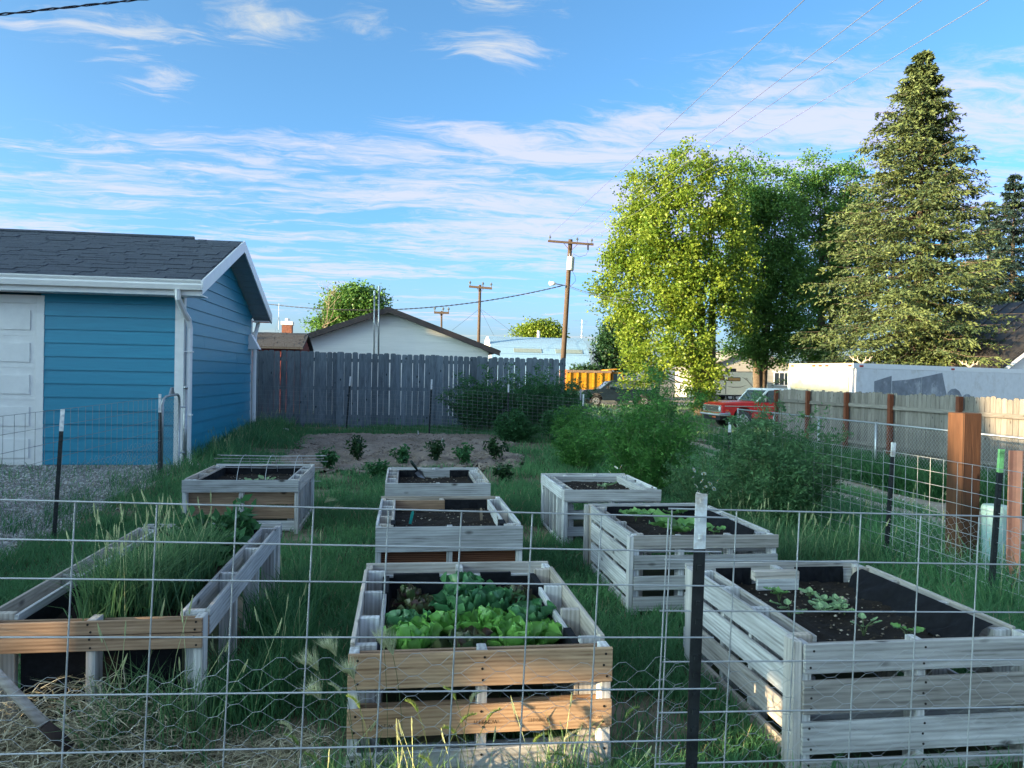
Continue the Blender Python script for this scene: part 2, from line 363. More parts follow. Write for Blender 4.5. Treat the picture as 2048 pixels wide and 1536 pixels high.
# ================================================================== GROUND
def axis(lo, hi, step, far0, far1, n=34):
    d = np.arange(lo, hi+1e-6, step)
    a = lo-np.geomspace(step*1.5, lo-far0, n)[::-1]; b = hi+np.geomspace(step*1.5, far1-hi, n)
    return np.concatenate([a, d, b])
def grid_mesh(name, xs, ys, zf, tonef):
    X, Y = np.meshgrid(xs, ys); Z = zf(X, Y); n, m = X.shape
    V = np.stack([X, Y, Z], -1).reshape(-1, 3)
    i = np.arange(n*m).reshape(n, m); Fq = np.stack([i[:-1, :-1], i[:-1, 1:], i[1:, 1:], i[1:, :-1]], -1).reshape(-1, 4)
    return np_mesh(name, V, Fq, tonef(X, Y).ravel())
def bare(X, Y):      # how bare the lawn is (0 grass .. 1 bare earth)
    b = fbm(X*.9+3, Y*.9+8, 4); return sst(.55, .68, b)
BEDS = {  # x0, x1, y0, y1
    'lettuce': (-.20, .84, 2.97, 4.40), 'middle': (-.19, .86, 5.46, 6.87), 'far': (-.18, .86, 7.58, 8.92),
    'rfront': (1.62, 2.68, 2.91, 4.26), 'rmid': (1.55, 2.58, 5.02, 6.36), 'rback': (1.50, 2.45, 7.10, 8.36),
    'lback': (-2.14, -1.03, 7.85, 9.25), 'long': (-1.77, -.85, 3.47, 5.62)}
PLOT = (-1.95, 2.02, 12.2, 17.0)
def plot_mask(X, Y):
    e = (fbm(X*2.2, Y*2.2)-.5)*.9
    t = (Y-PLOT[2])/(PLOT[3]-PLOT[2])
    return np.minimum(np.minimum(X-PLOT[0]+e, PLOT[1]-X+e), np.minimum(Y-PLOT[2]+e*1.6, PLOT[3]-Y+e*.6))
def gravel_mask(X, Y):
    e = (fbm(X*1.8+9, Y*1.8)-.5)*1.3
    return np.minimum(np.minimum(-3.35-X+e, 12.72-Y), Y-3.0+e)
def track_mask(X, Y):
    e = (fbm(X*1.3+5, Y*.6+2)-.5)*1.1
    a = .62-np.abs(X-(6.75+.25*np.sin(Y*.25)))+e*.55; b = .70-np.abs(X-(8.75+.2*np.sin(Y*.3)))+e*.6
    m = np.maximum(a, b); return np.where(Y > 24, np.maximum(m, 1.6-np.abs(Y-27)+e), m)
ground = struct(obj('ground', grid_mesh('ground', axis(-8, 12.5, .09, -2500, 2500), axis(.5, 24, .09, -400, 4000), terr,
                lambda X, Y: .22+.55*bare(X, Y)+.35*np.maximum(np.maximum(sst(24, 34, Y), sst(12, 15, X)), np.maximum(sst(-9, -12, X), sst(0, -2, Y)))+(fbm(X*5, Y*5)-.5)*.5), GROUNDM, smooth=True))
def patch(name, mask, box, step, mat, lift, rough, tone=.5, edge=.12):
    xs = np.arange(box[0], box[1], step); ys = np.arange(box[2], box[3], step); X, Y = np.meshgrid(xs, ys); mk = mask(X, Y)
    Z = terr(X, Y)+lift*sst(-.05, edge, mk)+(fbm(X*9, Y*9, 3)-.5)*rough*sst(0, .3, mk)
    V = np.stack([X, Y, Z], -1).reshape(-1, 3); n, m = X.shape; i = np.arange(n*m).reshape(n, m)
    Fq = np.stack([i[:-1, :-1], i[:-1, 1:], i[1:, 1:], i[1:, :-1]], -1).reshape(-1, 4)
    keep = (mk.ravel()[Fq] > -.04).all(1); Fq = Fq[keep]
    used, inv = np.unique(Fq, return_inverse=True); tn = (tone+(fbm(X*3, Y*3)-.5)*.9).ravel()
    return struct(obj(name, np_mesh(name, V[used], inv.reshape(-1, 4), tn[used]), mat, smooth=True))
patch('tilled_soil', plot_mask, (-3.2, 3.2, 11, 18.2), .045, TILLED, .06, .16)
patch('gravel', gravel_mask, (-12, -2.4, 2.2, 12.75), .08, GRAVELM, .012, .02)
patch('dirt_track', track_mask, (4.8, 10.6, -3, 45), .10, DIRTM, .012, .02, .55)
patch('side_street', lambda X, Y: np.minimum(np.minimum(X-5, 30-X), np.minimum(Y-58, 66-Y))+(fbm(X*.4, Y*.4)-.5)*2, (2, 32, 55, 70), .3, DIRTM, .02, .02, .5)

def scatter(n, mask, box, bias=1.6):
    out = []
    while sum(map(len, out)) < n:
        u = RNG.random(n*3); y0, y1 = box[2], box[3]
        Y = (y0**(1-bias)+(y1**(1-bias)-y0**(1-bias))*u)**(1/(1-bias)) if abs(bias-1) > 1e-3 else y0*(y1/y0)**u
        X = box[0]+(box[1]-box[0])*RNG.random(len(Y)); k = mask(X, Y) > RNG.random(len(Y))*.0001
        out.append(np.stack([X[k], Y[k]], 1))
    return np.concatenate(out)[:n]
def stones(name, P, size, mat, lift=0.0, flat=.6, tone=None):
    """little eight-sided stones at points P (n,3)"""
    n = len(P); base = np.array([(1,0,0),(0,1,0),(-1,0,0),(0,-1,0),(0,0,1),(0,0,-1)], float)
    fc = np.array([(0,1,4),(1,2,4),(2,3,4),(3,0,4),(1,0,5),(2,1,5),(3,2,5),(0,3,5)])
    s = size*(.5+RNG.random((n, 1, 1))*1.0)*(.6+.8*RNG.random((n, 6, 1))); a = RNG.random(n)*6.28
    V = base[None]*s; V[..., 2] *= flat
    c, s_ = np.cos(a)[:, None], np.sin(a)[:, None]; x = V[..., 0]*c-V[..., 1]*s_; y = V[..., 0]*s_+V[..., 1]*c
    V = np.stack([x, y, V[..., 2]], -1)+P[:, None, :]; V[..., 2] += lift
    Fq = (fc[None]+6*np.arange(n)[:, None, None]).reshape(-1, 3)
    tn = np.repeat(RNG.random(n) if tone is None else tone, 6)
    return obj(name, np_mesh(name, V.reshape(-1, 3), Fq, tn), mat)
def blades(P, L, W, lean, tone, droop=.5, az=None):
    """curved grass blades: 5 verts, quad+tri as tris"""
    n = len(P); a = RNG.random(n)*6.283 if az is None else az; ln = np.abs(lean*(.3+RNG.random(n)*1.2))
    d = np.stack([np.cos(a), np.sin(a), np.zeros(n)], 1); s = np.stack([-np.sin(a), np.cos(a), np.zeros(n)], 1); tw = RNG.random(n)*3.14
    s = s*np.cos(tw)[:, None]+d*np.sin(tw)[:, None]
    up = np.array([0, 0, 1.0]); L = L[:, None]; W = W[:, None]; ln = ln[:, None]
    m = P+up*L*.55+d*L*ln*.28; t = P+up*L*(1-.35*droop*np.minimum(ln, 1.6))+d*L*ln*.8
    V = np.stack([P-s*W*.5, P+s*W*.5, m-s*W*.42, m+s*W*.42, t], 1)
    F = np.array([(0, 1, 3), (0, 3, 2), (2, 3, 4)])[None]+5*np.arange(n)[:, None, None]
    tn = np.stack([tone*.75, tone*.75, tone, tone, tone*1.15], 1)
    return V.reshape(-1, 3), F.reshape(-1, 3), tn.ravel()
def cat_mesh(name, parts):
    V = []; F = []; Tn = []; o = 0
    for v, f, t in parts: V.append(v); F.append(f+o); Tn.append(t); o += len(v)
    return np_mesh(name, np.concatenate(V), np.concatenate(F), np.concatenate(Tn))
def in_beds(X, Y, g=.02):
    r = np.zeros(X.shape, bool)
    for (a, b, c, d) in BEDS.values(): r |= (X > a-g) & (X < b+g) & (Y > c-g) & (Y < d+g)
    return r
def view_mask(X, Y):
    return (X > -.50*Y-.3) & (X < .90*Y+.3)
def lawn_mask(X, Y):
    ok = view_mask(X, Y) & ~in_beds(X, Y) & (plot_mask(X, Y) < RNG.random(X.shape)*.25) & (track_mask(X, Y) < .02)
    ok &= ~((X < -3.44) & (Y > 12.65) & (Y < 18.1))
    g = gravel_mask(X, Y); ok &= (g < .05) | (RNG.random(X.shape) < .10)
    ok &= RNG.random(X.shape) > bare(X, Y)*.82
    ok &= ~((X < -.35) & (Y < 3.45) & (RNG.random(X.shape) < .9))
    ok &= ~((X > 1.4) & (X < 2.9) & (Y < 3.05) & (RNG.random(X.shape) < .8))
    ok &= fbm(X*4+1, Y*4, 2) > .30*RNG.random(X.shape)
    return ok
def make_lawn():
    P = scatter(215000, lawn_mask, (-9, 17, 2.5, 23.5), 1.5); X, Y = P.T
    tall = np.ones(len(X))
    tall *= 1+1.6*((X < -2.6) & (X > -3.7) & (Y > 11.5))*RNG.random(len(X))       # long grass along the garage wall
    tall *= 1+1.9*((X > 3.0) & (X < 5.6))*RNG.random(len(X))                      # long grass along the right wire fence
    tall *= .75+.7*fbm(X*1.6, Y*1.6)
    L = (.05+.075*RNG.random(len(X)))*tall*(.9+.02*Y); Wd = (.0035+.0030*RNG.random(len(X)))*(.8+.11*Y)
    z = terr(X, Y); tn = np.clip(.25+.7*fbm(X*.8+4, Y*.8)*RNG.random(len(X))+.22*RNG.random(len(X))+.12*sst(.5, 2.5, X)*sst(9, 13, Y), 0, 1)
    dry = RNG.random(len(X)) < .03+.10*bare(X, Y); tn = np.where(dry, 1.5, tn)
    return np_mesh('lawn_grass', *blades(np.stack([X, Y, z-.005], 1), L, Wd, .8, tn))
stuff(tag(obj('lawn_grass', make_lawn(), GRASS), 'green lawn grass growing between the planters', 'grass'))
def make_verge():
    def mk(X, Y): return view_mask(X, Y) & (track_mask(X, Y) < .0) & (X > 8.9) & (X < 11.4)
    P = scatter(26000, mk, (9.3, 11.4, 9, 24), 1.2); X, Y = P.T
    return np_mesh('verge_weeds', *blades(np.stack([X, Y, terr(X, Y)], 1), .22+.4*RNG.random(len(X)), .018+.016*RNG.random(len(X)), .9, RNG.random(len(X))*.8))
stuff(tag(obj('verge_weeds', make_verge(), SHRUB), 'dark green weeds along the foot of the silver picket fence', 'weeds'))
def make_far_grass():
    def mk(X, Y): return (X > -.1*Y) & (X < .8*Y) & (fbm(X*.5, Y*.5) > .42)
    P = scatter(14000, mk, (3, 26, 24, 58), 1.3); X, Y = P.T
    return np_mesh('far_grass', *blades(np.stack([X, Y, terr(X, Y)], 1), .15+.25*RNG.random(len(X)), .03+.03*RNG.random(len(X)), .9, RNG.random(len(X))))
stuff(tag(obj('far_grass', make_far_grass(), RANK), 'patchy grass on the lots beyond the garden', 'grass'))
# clods, gravel stones
P = scatter(5200, lambda X, Y: plot_mask(X, Y), (-2.6, 2.6, 11.4, 17.6), 1.2)
stuff(tag(stones('soil_clods', np.column_stack([P, terr(P[:, 0], P[:, 1])+.055]), .022, TILLED), 'loose brown clods on the tilled plot', 'soil'))
P = scatter(9000, lambda X, Y: np.where(view_mask(X, Y), gravel_mask(X, Y), -1), (-7, -2.6, 4.5, 12.7), 1.3)
stuff(tag(stones('gravel_stones', np.column_stack([P, terr(P[:, 0], P[:, 1])+.012]), .019, STONE), 'grey gravel stones in front of the garage', 'gravel'))
P = scatter(1500, lambda X, Y: track_mask(X, Y), (5, 10, 5, 22), 1.5)
stuff(tag(stones('track_stones', np.column_stack([P, terr(P[:, 0], P[:, 1])+.015]), .018, STONE), 'small stones on the dirt track', 'stones'))
# hay heap in the left foreground
def make_hay():
    n = 26000; X = -2.2+2.1*RNG.random(n); Y = 2.45+1.05*RNG.random(n)
    h = .27*np.exp(-((Y-3.42)/.26)**2)*sst(-.75, -1.0, X)*fbm(X*2.5, Y*2.5)*1.5+.05*fbm(X*5, Y*5)
    k = RNG.random(n) < sst(-.20, -.60, X); X, Y, h = X[k], Y[k], h[k]; n = len(X)
    P = np.stack([X, Y, terr(X, Y)+h*RNG.random(n)], 1); a = RNG.random(n)*6.283; L = .05+.11*RNG.random(n); e = (RNG.random(n)-.35)*.5
    d = np.stack([np.cos(a), np.sin(a), e], 1); s = np.stack([-np.sin(a), np.cos(a), (RNG.random(n)-.5)], 1)*(.0011+.0014*RNG.random(n))[:, None]
    b = np.stack([(RNG.random(n)-.5)*.03, (RNG.random(n)-.5)*.03, .02*RNG.random(n)], 1)
    m = P+d*L[:, None]*.5+b; t = P+d*L[:, None]
    V = np.stack([P-s, P+s, m-s, m+s, t], 1).reshape(-1, 3); F = (np.array([(0, 1, 3), (0, 3, 2), (2, 3, 4)])[None]+5*np.arange(n)[:, None, None]).reshape(-1, 3)
    return np_mesh('hay', V, F, np.repeat(RNG.random(n), 5))
stuff(tag(obj('hay', make_hay(), HAY), 'heap of dry cut hay on the ground in front of the long planter', 'hay'))

# ================================================================== BOARD HELPERS
def board(name, parent, c, axis_, L, H, Th, mat, bev=.002, jit=.0, nails=None):
    """board with its length along world axis_; local x = length, y = thickness, z = width"""
    mb = MB(); mb.cbox(-L/2, L/2, -Th/2, Th/2, -H/2, H/2, min(bev, Th*.3)); rot = [0, 0, 0]
    if axis_ == 'y': rot = [0, 0, math.pi/2]
    if axis_ == 'z': rot = [0, -math.pi/2, 0]
    if jit: rot = [r+random.uniform(-jit, jit) for r in rot]
    o = obj(name, mb, mat, parent, c, rot)
    return o
NAIL_ME = None
NAILM = mat_plain('dark_nail', (.02, .016, .014), .7, .3)
def nail(parent, x, z, y):
    global NAIL_ME
    if NAIL_ME is None:
        NAIL_ME = MB().cyl((0, -.0012, 0), (0, .001, 0), .0052, .0052, 6).mesh('nail'); NAIL_ME.materials.append(NAILM)
    return obj('nail', NAIL_ME, None, parent, (x, y, z))

# ================================================================== BLUE GARAGE
def garage():
    g = thing('blue_garage', 'blue lap-sided garage with white trim and dark shingle roof', 'garage', (-3.47, 12.69, 0))
    GX0, GX1, GY0, GY1 = -9.6, -3.47, 12.69, 18.10; EZ = 2.72; RY = 15.30; RZ = 4.10
    ex0, ex1, ey0, ey1 = GX0-.35, -3.10, 12.28, 18.42                      # roof outline
    slope = (RZ-2.98)/(RY-ey0); angle = math.atan(slope)
    def roofz(Y): return RZ-slope*abs(Y-RY)
    o3 = Vector((-3.47, 12.69, 0)); 
    def P(name, mb, mat, par=g, **k):
        mb.v = [tuple(Vector(v)-o3) for v in mb.v]; return obj(name, mb, mat, par, **k)
    # walls behind the siding
    mb = MB(); mb.prism([(GY0+.03, .02), (GY1-.03, .02), (GY1-.03, EZ), (RY, roofz(RY)-.14), (GY0+.03, EZ)], 'x', GX0, GX1-.03); P('wall', mb, BLUE_SIDE)
    mb = MB(); mb.box(GX0-.03, GX1+.02, GY0-.02, GY1+.02, -.3, .12); P('foundation', mb, mat_plain('concrete', (.33, .32, .30), .9, var=.15))
    # lap boards, front: between door trim and corner trim
    ex = .208; nb = 13
    for k in range(nb):
        z0 = .13+k*ex; z1 = min(z0+ex+.012, 2.76)
        mb = MB(); mb.prism([(-.022, z0), (.018, z0), (.018, z1), (-.001, z1)], 'x', -1.01, 1.0-.03)
        mb2 = MB(); mb2.v = [(x, y, z-z0) for x, y, z in mb.v]; mb2.f = mb.f
        obj('siding_board', mb2, BLUE_SIDE, g, (-1.06, 0, z0))
    # gable wall boards with staggered butt joints
    top = roofz(RY)-.13; nrow = int((top-.13)/ex)+1; seams = (13.95, 15.25, 16.55, 17.35)
    for k in range(nrow):
        z0 = .13+k*ex; z1 = z0+ex+.012
        def lim(z):
            if z < EZ-.02: return GY0+.06, GY1-.06
            d = (RZ-.13-z)/slope; return max(RY-d, GY0-.1), min(RY+d, GY1+.1)
        a0, b0 = lim(z0); a1, b1 = lim(min(z1, top))
        if b1-a1 < .05: a1 = b1 = RY
        js = [seams[(k*3+1) % 4]] if k % 3 != 2 else [seams[(k*3+2) % 4], ]
        cuts = [None]+[j for j in js if a0+.4 < j < b0-.4]+[None]
        for i in range(len(cuts)-1):
            ya0, ya1 = (a0, a1) if cuts[i] is None else (cuts[i]+.002,)*2
            yb0, yb1 = (b0, b1) if cuts[i+1] is None else (cuts[i+1]-.002,)*2
            c = .5*(ya0+yb0); zt = min(z1, top)
            v = [(-.018, ya0-c, 0), (.022, ya0-c, 0), (.022, yb0-c, 0), (-.018, yb0-c, 0), (-.018, ya1-c, zt-z0), (.001, ya1-c, zt-z0), (.001, yb1-c, zt-z0), (-.018, yb1-c, zt-z0)]
            # local x is the board length: turn by 90 degrees
            v = [(y, -x, z) for x, y, z in v]
            mb = MB().add(v, [(0, 3, 2, 1), (4, 5, 6, 7), (0, 1, 5, 4), (1, 2, 6, 5), (2, 3, 7, 6), (3, 0, 4, 7)])
            obj('siding_board', mb, BLUE_SIDE, g, (0, c-12.69, z0), (0, 0, math.pi/2))
    # corner trim
    mb = MB(); mb.box(GX1-.11, GX1+.022, GY0-.022, GY0+.0, .10, 2.77); mb.box(GX1+.0, GX1+.0225, GY0+.0005, GY0+.10, .10, 2.80); P('corner_trim', mb, WHITE)
    mb = MB(); mb.box(GX1+.0, GX1+.022, GY1-.10, GY1+.02, .10, 2.80); P('corner_trim', mb, WHITE)
    # garage door
    DX1 = -5.60; DX0 = -8.3
    d = P('garage_door', MB().box(DX0, DX1+.02, GY0+.005, GY0+.03, .12, 2.60), WHITE)
    pz = [.13, .62, 1.11, 1.60, 2.09, 2.585]
    for i in range(5):
        for j in range(4):
            x1 = DX1-.02-j*.67; x0 = x1-.65
            mb = MB(); mb.box(x0-.01, x1+.01, GY0-.004, GY0+.006, pz[i]+.008, pz[i+1]-.008); mb.box(x0+.07, x1-.07, GY0-.022, GY0-.003, pz[i]+.10, pz[i+1]-.10)
            P('door_panel', mb, WHITE, g).parent = d
    mb = MB(); mb.box(DX1, DX1+.11, GY0-.024, GY0+.02, .10, 2.72); P('door_trim', mb, WHITE)
    mb = MB(); mb.box(DX0-.1, DX1-.001, GY0-.024, GY0+.02, 2.60, 2.72); P('door_trim', mb, WHITE)
    # roof deck
    th = .06
    for (ya, yb) in ((ey0, RY), (RY, ey1)):
        za, zb = (roofz(ya), RZ) if yb == RY else (RZ, roofz(yb))
        mb = MB(); mb.prism([(ya, za-th), (yb, zb-th), (yb, zb), (ya, za)], 'x', ex0, ex1); P('roof_deck', mb, SHINGLE)
    # shingles on the front slope; the largest ones are single pieces
    n_c = int((RY-ey0)/math.cos(angle)/.143); base = []
    for q in range(6):
        wd = .16+.055*q; mb = MB(); mb.box(0, wd-.006, 0, .165, 0, .009+.006*(q % 3)); me = mb.mesh('shingle'); me.materials.append(SHINGLE); base.append((wd, me))
    rest = MB(); cnt = 0
    for c in range(n_c+1):
        s0 = c*.143-.02; x = ex1+.01-random.random()*.05
        while x > -8.4:
            wd, me = random.choice(base); 
            if x-wd < -8.6: break
            yy = ey0+s0*math.cos(angle); zz = roofz(ey0)+s0*math.sin(angle)+.004
            if yy+.12 > RY: break
            if cnt < 300 and x > -7.2:
                obj('shingle', me, None, g, (x-wd+3.47, yy-12.69, zz), (angle-.02, 0, 0)); cnt += 1
            else:
                h = .009+.011*random.random(); e = .165
                y1 = yy+e*math.cos(angle-.02); z1 = zz+e*math.sin(angle-.02)
                rest.prism([(yy, zz), (y1, z1), (y1, z1+h), (yy, zz+h)], 'x', x-wd, x-.006)
            x -= wd
    r = P('shingles', rest, SHINGLE); stuff(r)
    mb = MB(); mb.tube([(ex0, RY, RZ+.012), (ex1-.9, RY, RZ+.012)], .045, 6); P('ridge_cap', mb, SHINGLE)
    # rake fascia boards and soffits on the gable end
    for (ya, yb, nm) in ((ey0-.02, RY, 0), (RY, ey1+.02, 1)):
        za, zb = roofz(ya), roofz(yb)
        mb = MB(); mb.prism([(ya, za-.20), (yb, zb-.20), (yb, zb+.012), (ya, za+.012)], 'x', ex1+.001, ex1+.025); P('rake_board', mb, WHITE_T)
        mb = MB(); mb.prism([(ya+.03, za-.185), (yb, zb-.185), (yb, zb-.17), (ya+.03, za-.17)], 'x', GX1+.003, ex1); so_ = P('soffit', mb, SOFFIT)
        for i in range(12):
            t = (i+.5)/12; y = ya+(yb-ya)*t; z = za+(zb-za)*t-.189
            P('soffit_seam', MB().box(GX1+.01, ex1-.005, y-.006, y+.006, z-.004, z+.003), SOFFIT).parent = so_
    # eave soffit, fascia and gutters
    for (ya, yb) in ((ey0, GY0), (GY1, ey1)):
        P('eave_soffit', MB().box(ex0, ex1-.001, ya, yb, 2.755, 2.775), WHITE_T)
    P('fascia', MB().box(ex0, ex1-.001, ey0-.022, ey0, 2.75, 2.95), WHITE_T)
    gut = [(ey0-.024, 2.83), (ey0-.11, 2.83), (ey0-.135, 2.90), (ey0-.128, 2.925), (ey0-.15, 2.965), (ey0-.15, 2.98), (ey0-.138, 2.98), (ey0-.138, 2.966), (ey0-.118, 2.93), (ey0-.10, 2.85), (ey0-.03, 2.85), (ey0-.024, 2.98)]
    P('gutter', MB().prism(gut, 'x', ex0, ex1+.03), WHITE_T)
    def spout(pts, foot):
        mb = MB(); mb.tube(pts, .046, 8); P('downspout', mb, WHITE_T)
        P('downspout_foot', MB().tube(foot, .05, 8), WHITE_T)
    spout([(-3.42, ey0-.08, 2.84), (-3.42, ey0-.06, 2.70), (-3.40, ey0+.22, 2.50), (-3.39, ey0+.42, 2.42), (-3.385, GY0+.07, 2.28), (-3.385, GY0+.07, .32)],
          [(-3.385, GY0+.07, .34), (-3.36, GY0+.05, .20), (-3.20, GY0-.10, .12), (-2.75, GY0-.45, .09), (-2.45, GY0-.62, .08)])
    spout([(-3.38, ey1+.02, 2.86), (-3.38, ey1-.05, 2.70), (-3.39, GY1+.02, 2.45), (-3.39, GY1-.02, 2.3), (-3.39, GY1-.02, .5)],
          [(-3.39, GY1-.02, .52), (-3.36, GY1-.04, .40), (-3.15, GY1-.15, .33), (-2.6, GY1-.25, .31)])
    for z in (.9, 1.9): P('downspout_strap', MB().box(-3.447, -3.33, GY0+.012, GY0+.125, z, z+.02), WHITE_T)
    # wedge shaped lamp box near the far corner
    mb = MB(); mb.prism([(17.72, 2.12), (17.95, 2.12), (17.95, 2.45), (17.72, 2.45)], 'x', -3.46, -3.40)
    mb.add([(-3.40, 17.72, 2.12), (-3.40, 17.95, 2.12), (-3.40, 17.95, 2.45), (-3.40, 17.72, 2.45), (-3.22, 17.72, 2.12), (-3.22, 17.95, 2.12)], [(0, 3, 4), (1, 5, 2), (3, 2, 5, 4), (0, 4, 5, 1)])
    P('wall_lamp', mb, WHITE_T)
garage()

# ================================================================== PICKET FENCES
def picket_mesh(wd, h, th, dog=.03):
    mb = MB(); mb.prism([(-wd/2, 0), (wd/2, 0), (wd/2, h-dog), (wd/2-dog*.9, h), (-wd/2+dog*.9, h), (-wd/2, h-dog)], 'y', -th/2, th/2)
    mb.v = [(z, y, -x) for x, y, z in mb.v]            # local x = length
    return mb
def back_fence():
    f = thing('tall_plank_fence', 'tall weathered blue-grey plank fence across the back of the garden', 'fence', (0, 19.5, 0))
    x = -4.3; k = 0
    while x < 4.05:
        wd = random.choice((.135, .14, .14, .145, .10, .185)); z0 = .30+random.uniform(-.02, .015); top = 2.165-.010*(x+3.9)+random.uniform(-.018, .014)
        me = picket_mesh(wd-.006, top-z0, .018, .028)
        obj('picket', me, PICKET_B, f, (x+wd/2, random.uniform(-.006, .006), z0), (0, -math.pi/2, 0)).rotation_euler = (0, -math.pi/2+random.uniform(-.006, .006), 0)
        x += wd+(random.choice((.001, .002, .003, .010)) if x > -1.6 else 0.0005); k += 1
    for z in (.55, 1.25, 1.95): board('rail', f, (-.1, .035, z), 'x', 8.4, .085, .038, PICKET_B)
    for xx in (-4.2, -1.7, .8, 3.3, 4.05): board('post', f, (xx, .10, 1.15), 'z', 1.95, .09, .09, PICKET_B)
    board('kickboard', f, (-.1, -.012, .27), 'x', 8.5, .12, .02, PICKET_B)
back_fence()
def right_fence():
    X = 11.5; f = thing('silver_picket_fence', 'silver dog-eared picket fence with red-brown posts along the dirt track', 'fence', (X, 15, -.47))
    y = 22.7
    variants = []
    for q in range(5):
        me = picket_mesh(.134, 1.80+.012*q, .017, .03).mesh('picket'); me.materials.append(PICKET_R); variants.append(me)
    while y > 9.5:
        z0 = T(X, y)-0.0+.02
        o = obj('picket', random.choice(variants), None, f, (.05, y-15, z0+.47)); o.rotation_euler = (math.pi/2, -math.pi/2, 0)
        o.rotation_euler = Matrix(((0, -1, 0), (0, 0, -1), (1, 0, 0))).to_euler()   # local x up, local y along world x
        y -= .143+random.uniform(0, .006)
    ys = (22.6, 20.7, 18.75, 16.9, 14.6, 12.4, 10.2)
    for i, yy in enumerate(ys):
        board('post', f, (-.06, yy-15, T(X, yy)+.47+.90), 'z', 1.86, .10, .10, REDPOST)
        if i < len(ys)-1:
            ym = .5*(yy+ys[i+1]); Ln = yy-ys[i+1]-.1
            for z in (1.50, .55): board('rail', f, (-.012, ym-15, T(X, ym)+.47+z), 'y', Ln, .09, .038, PICKET_R)
right_fence()

# ================================================================== PALLET PLANTERS
def drape(me_name, pts_top, pts_bot, n, m, wr, seed):
    """fabric sheet between two polylines with wrinkles"""
    r = np.random.default_rng(seed); A = np.array(pts_top, float); B = np.array(pts_bot, float)
    t = np.linspace(0, 1, n); a = np.stack([np.interp(t, np.linspace(0, 1, len(A)), A[:, k]) for k in range(3)], 1)
    b = np.stack([np.interp(t, np.linspace(0, 1, len(B)), B[:, k]) for k in range(3)], 1)
    s = np.linspace(0, 1, m)[:, None, None]; G = a[None]*(1-s)+b[None]*s
    nn = np.cross(b[0]-a[0], a[-1]-a[0]); nn /= np.linalg.norm(nn)+1e-9
    ph = r.random(6)*6.28; tt, ss_ = np.meshgrid(t, np.linspace(0, 1, m))
    wv = sum(np.sin(tt*f*6.28+ss_*g+p)*amp for f, g, p, amp in ((3, 2, ph[0], .5), (7, 4, ph[1], .35), (2, -5, ph[2], .5), (13, 3, ph[3], .2)))
    G = G+nn[None, None]*(wv*wr*np.sin(np.clip(ss_*1.2, 0, 1)*1.57))[..., None]
    i = np.arange(n*m).reshape(m, n); Fq = np.stack([i[:-1, :-1], i[:-1, 1:], i[1:, 1:], i[1:, :-1]], -1).reshape(-1, 4)
    return np_mesh(me_name, G.reshape(-1, 3), Fq)
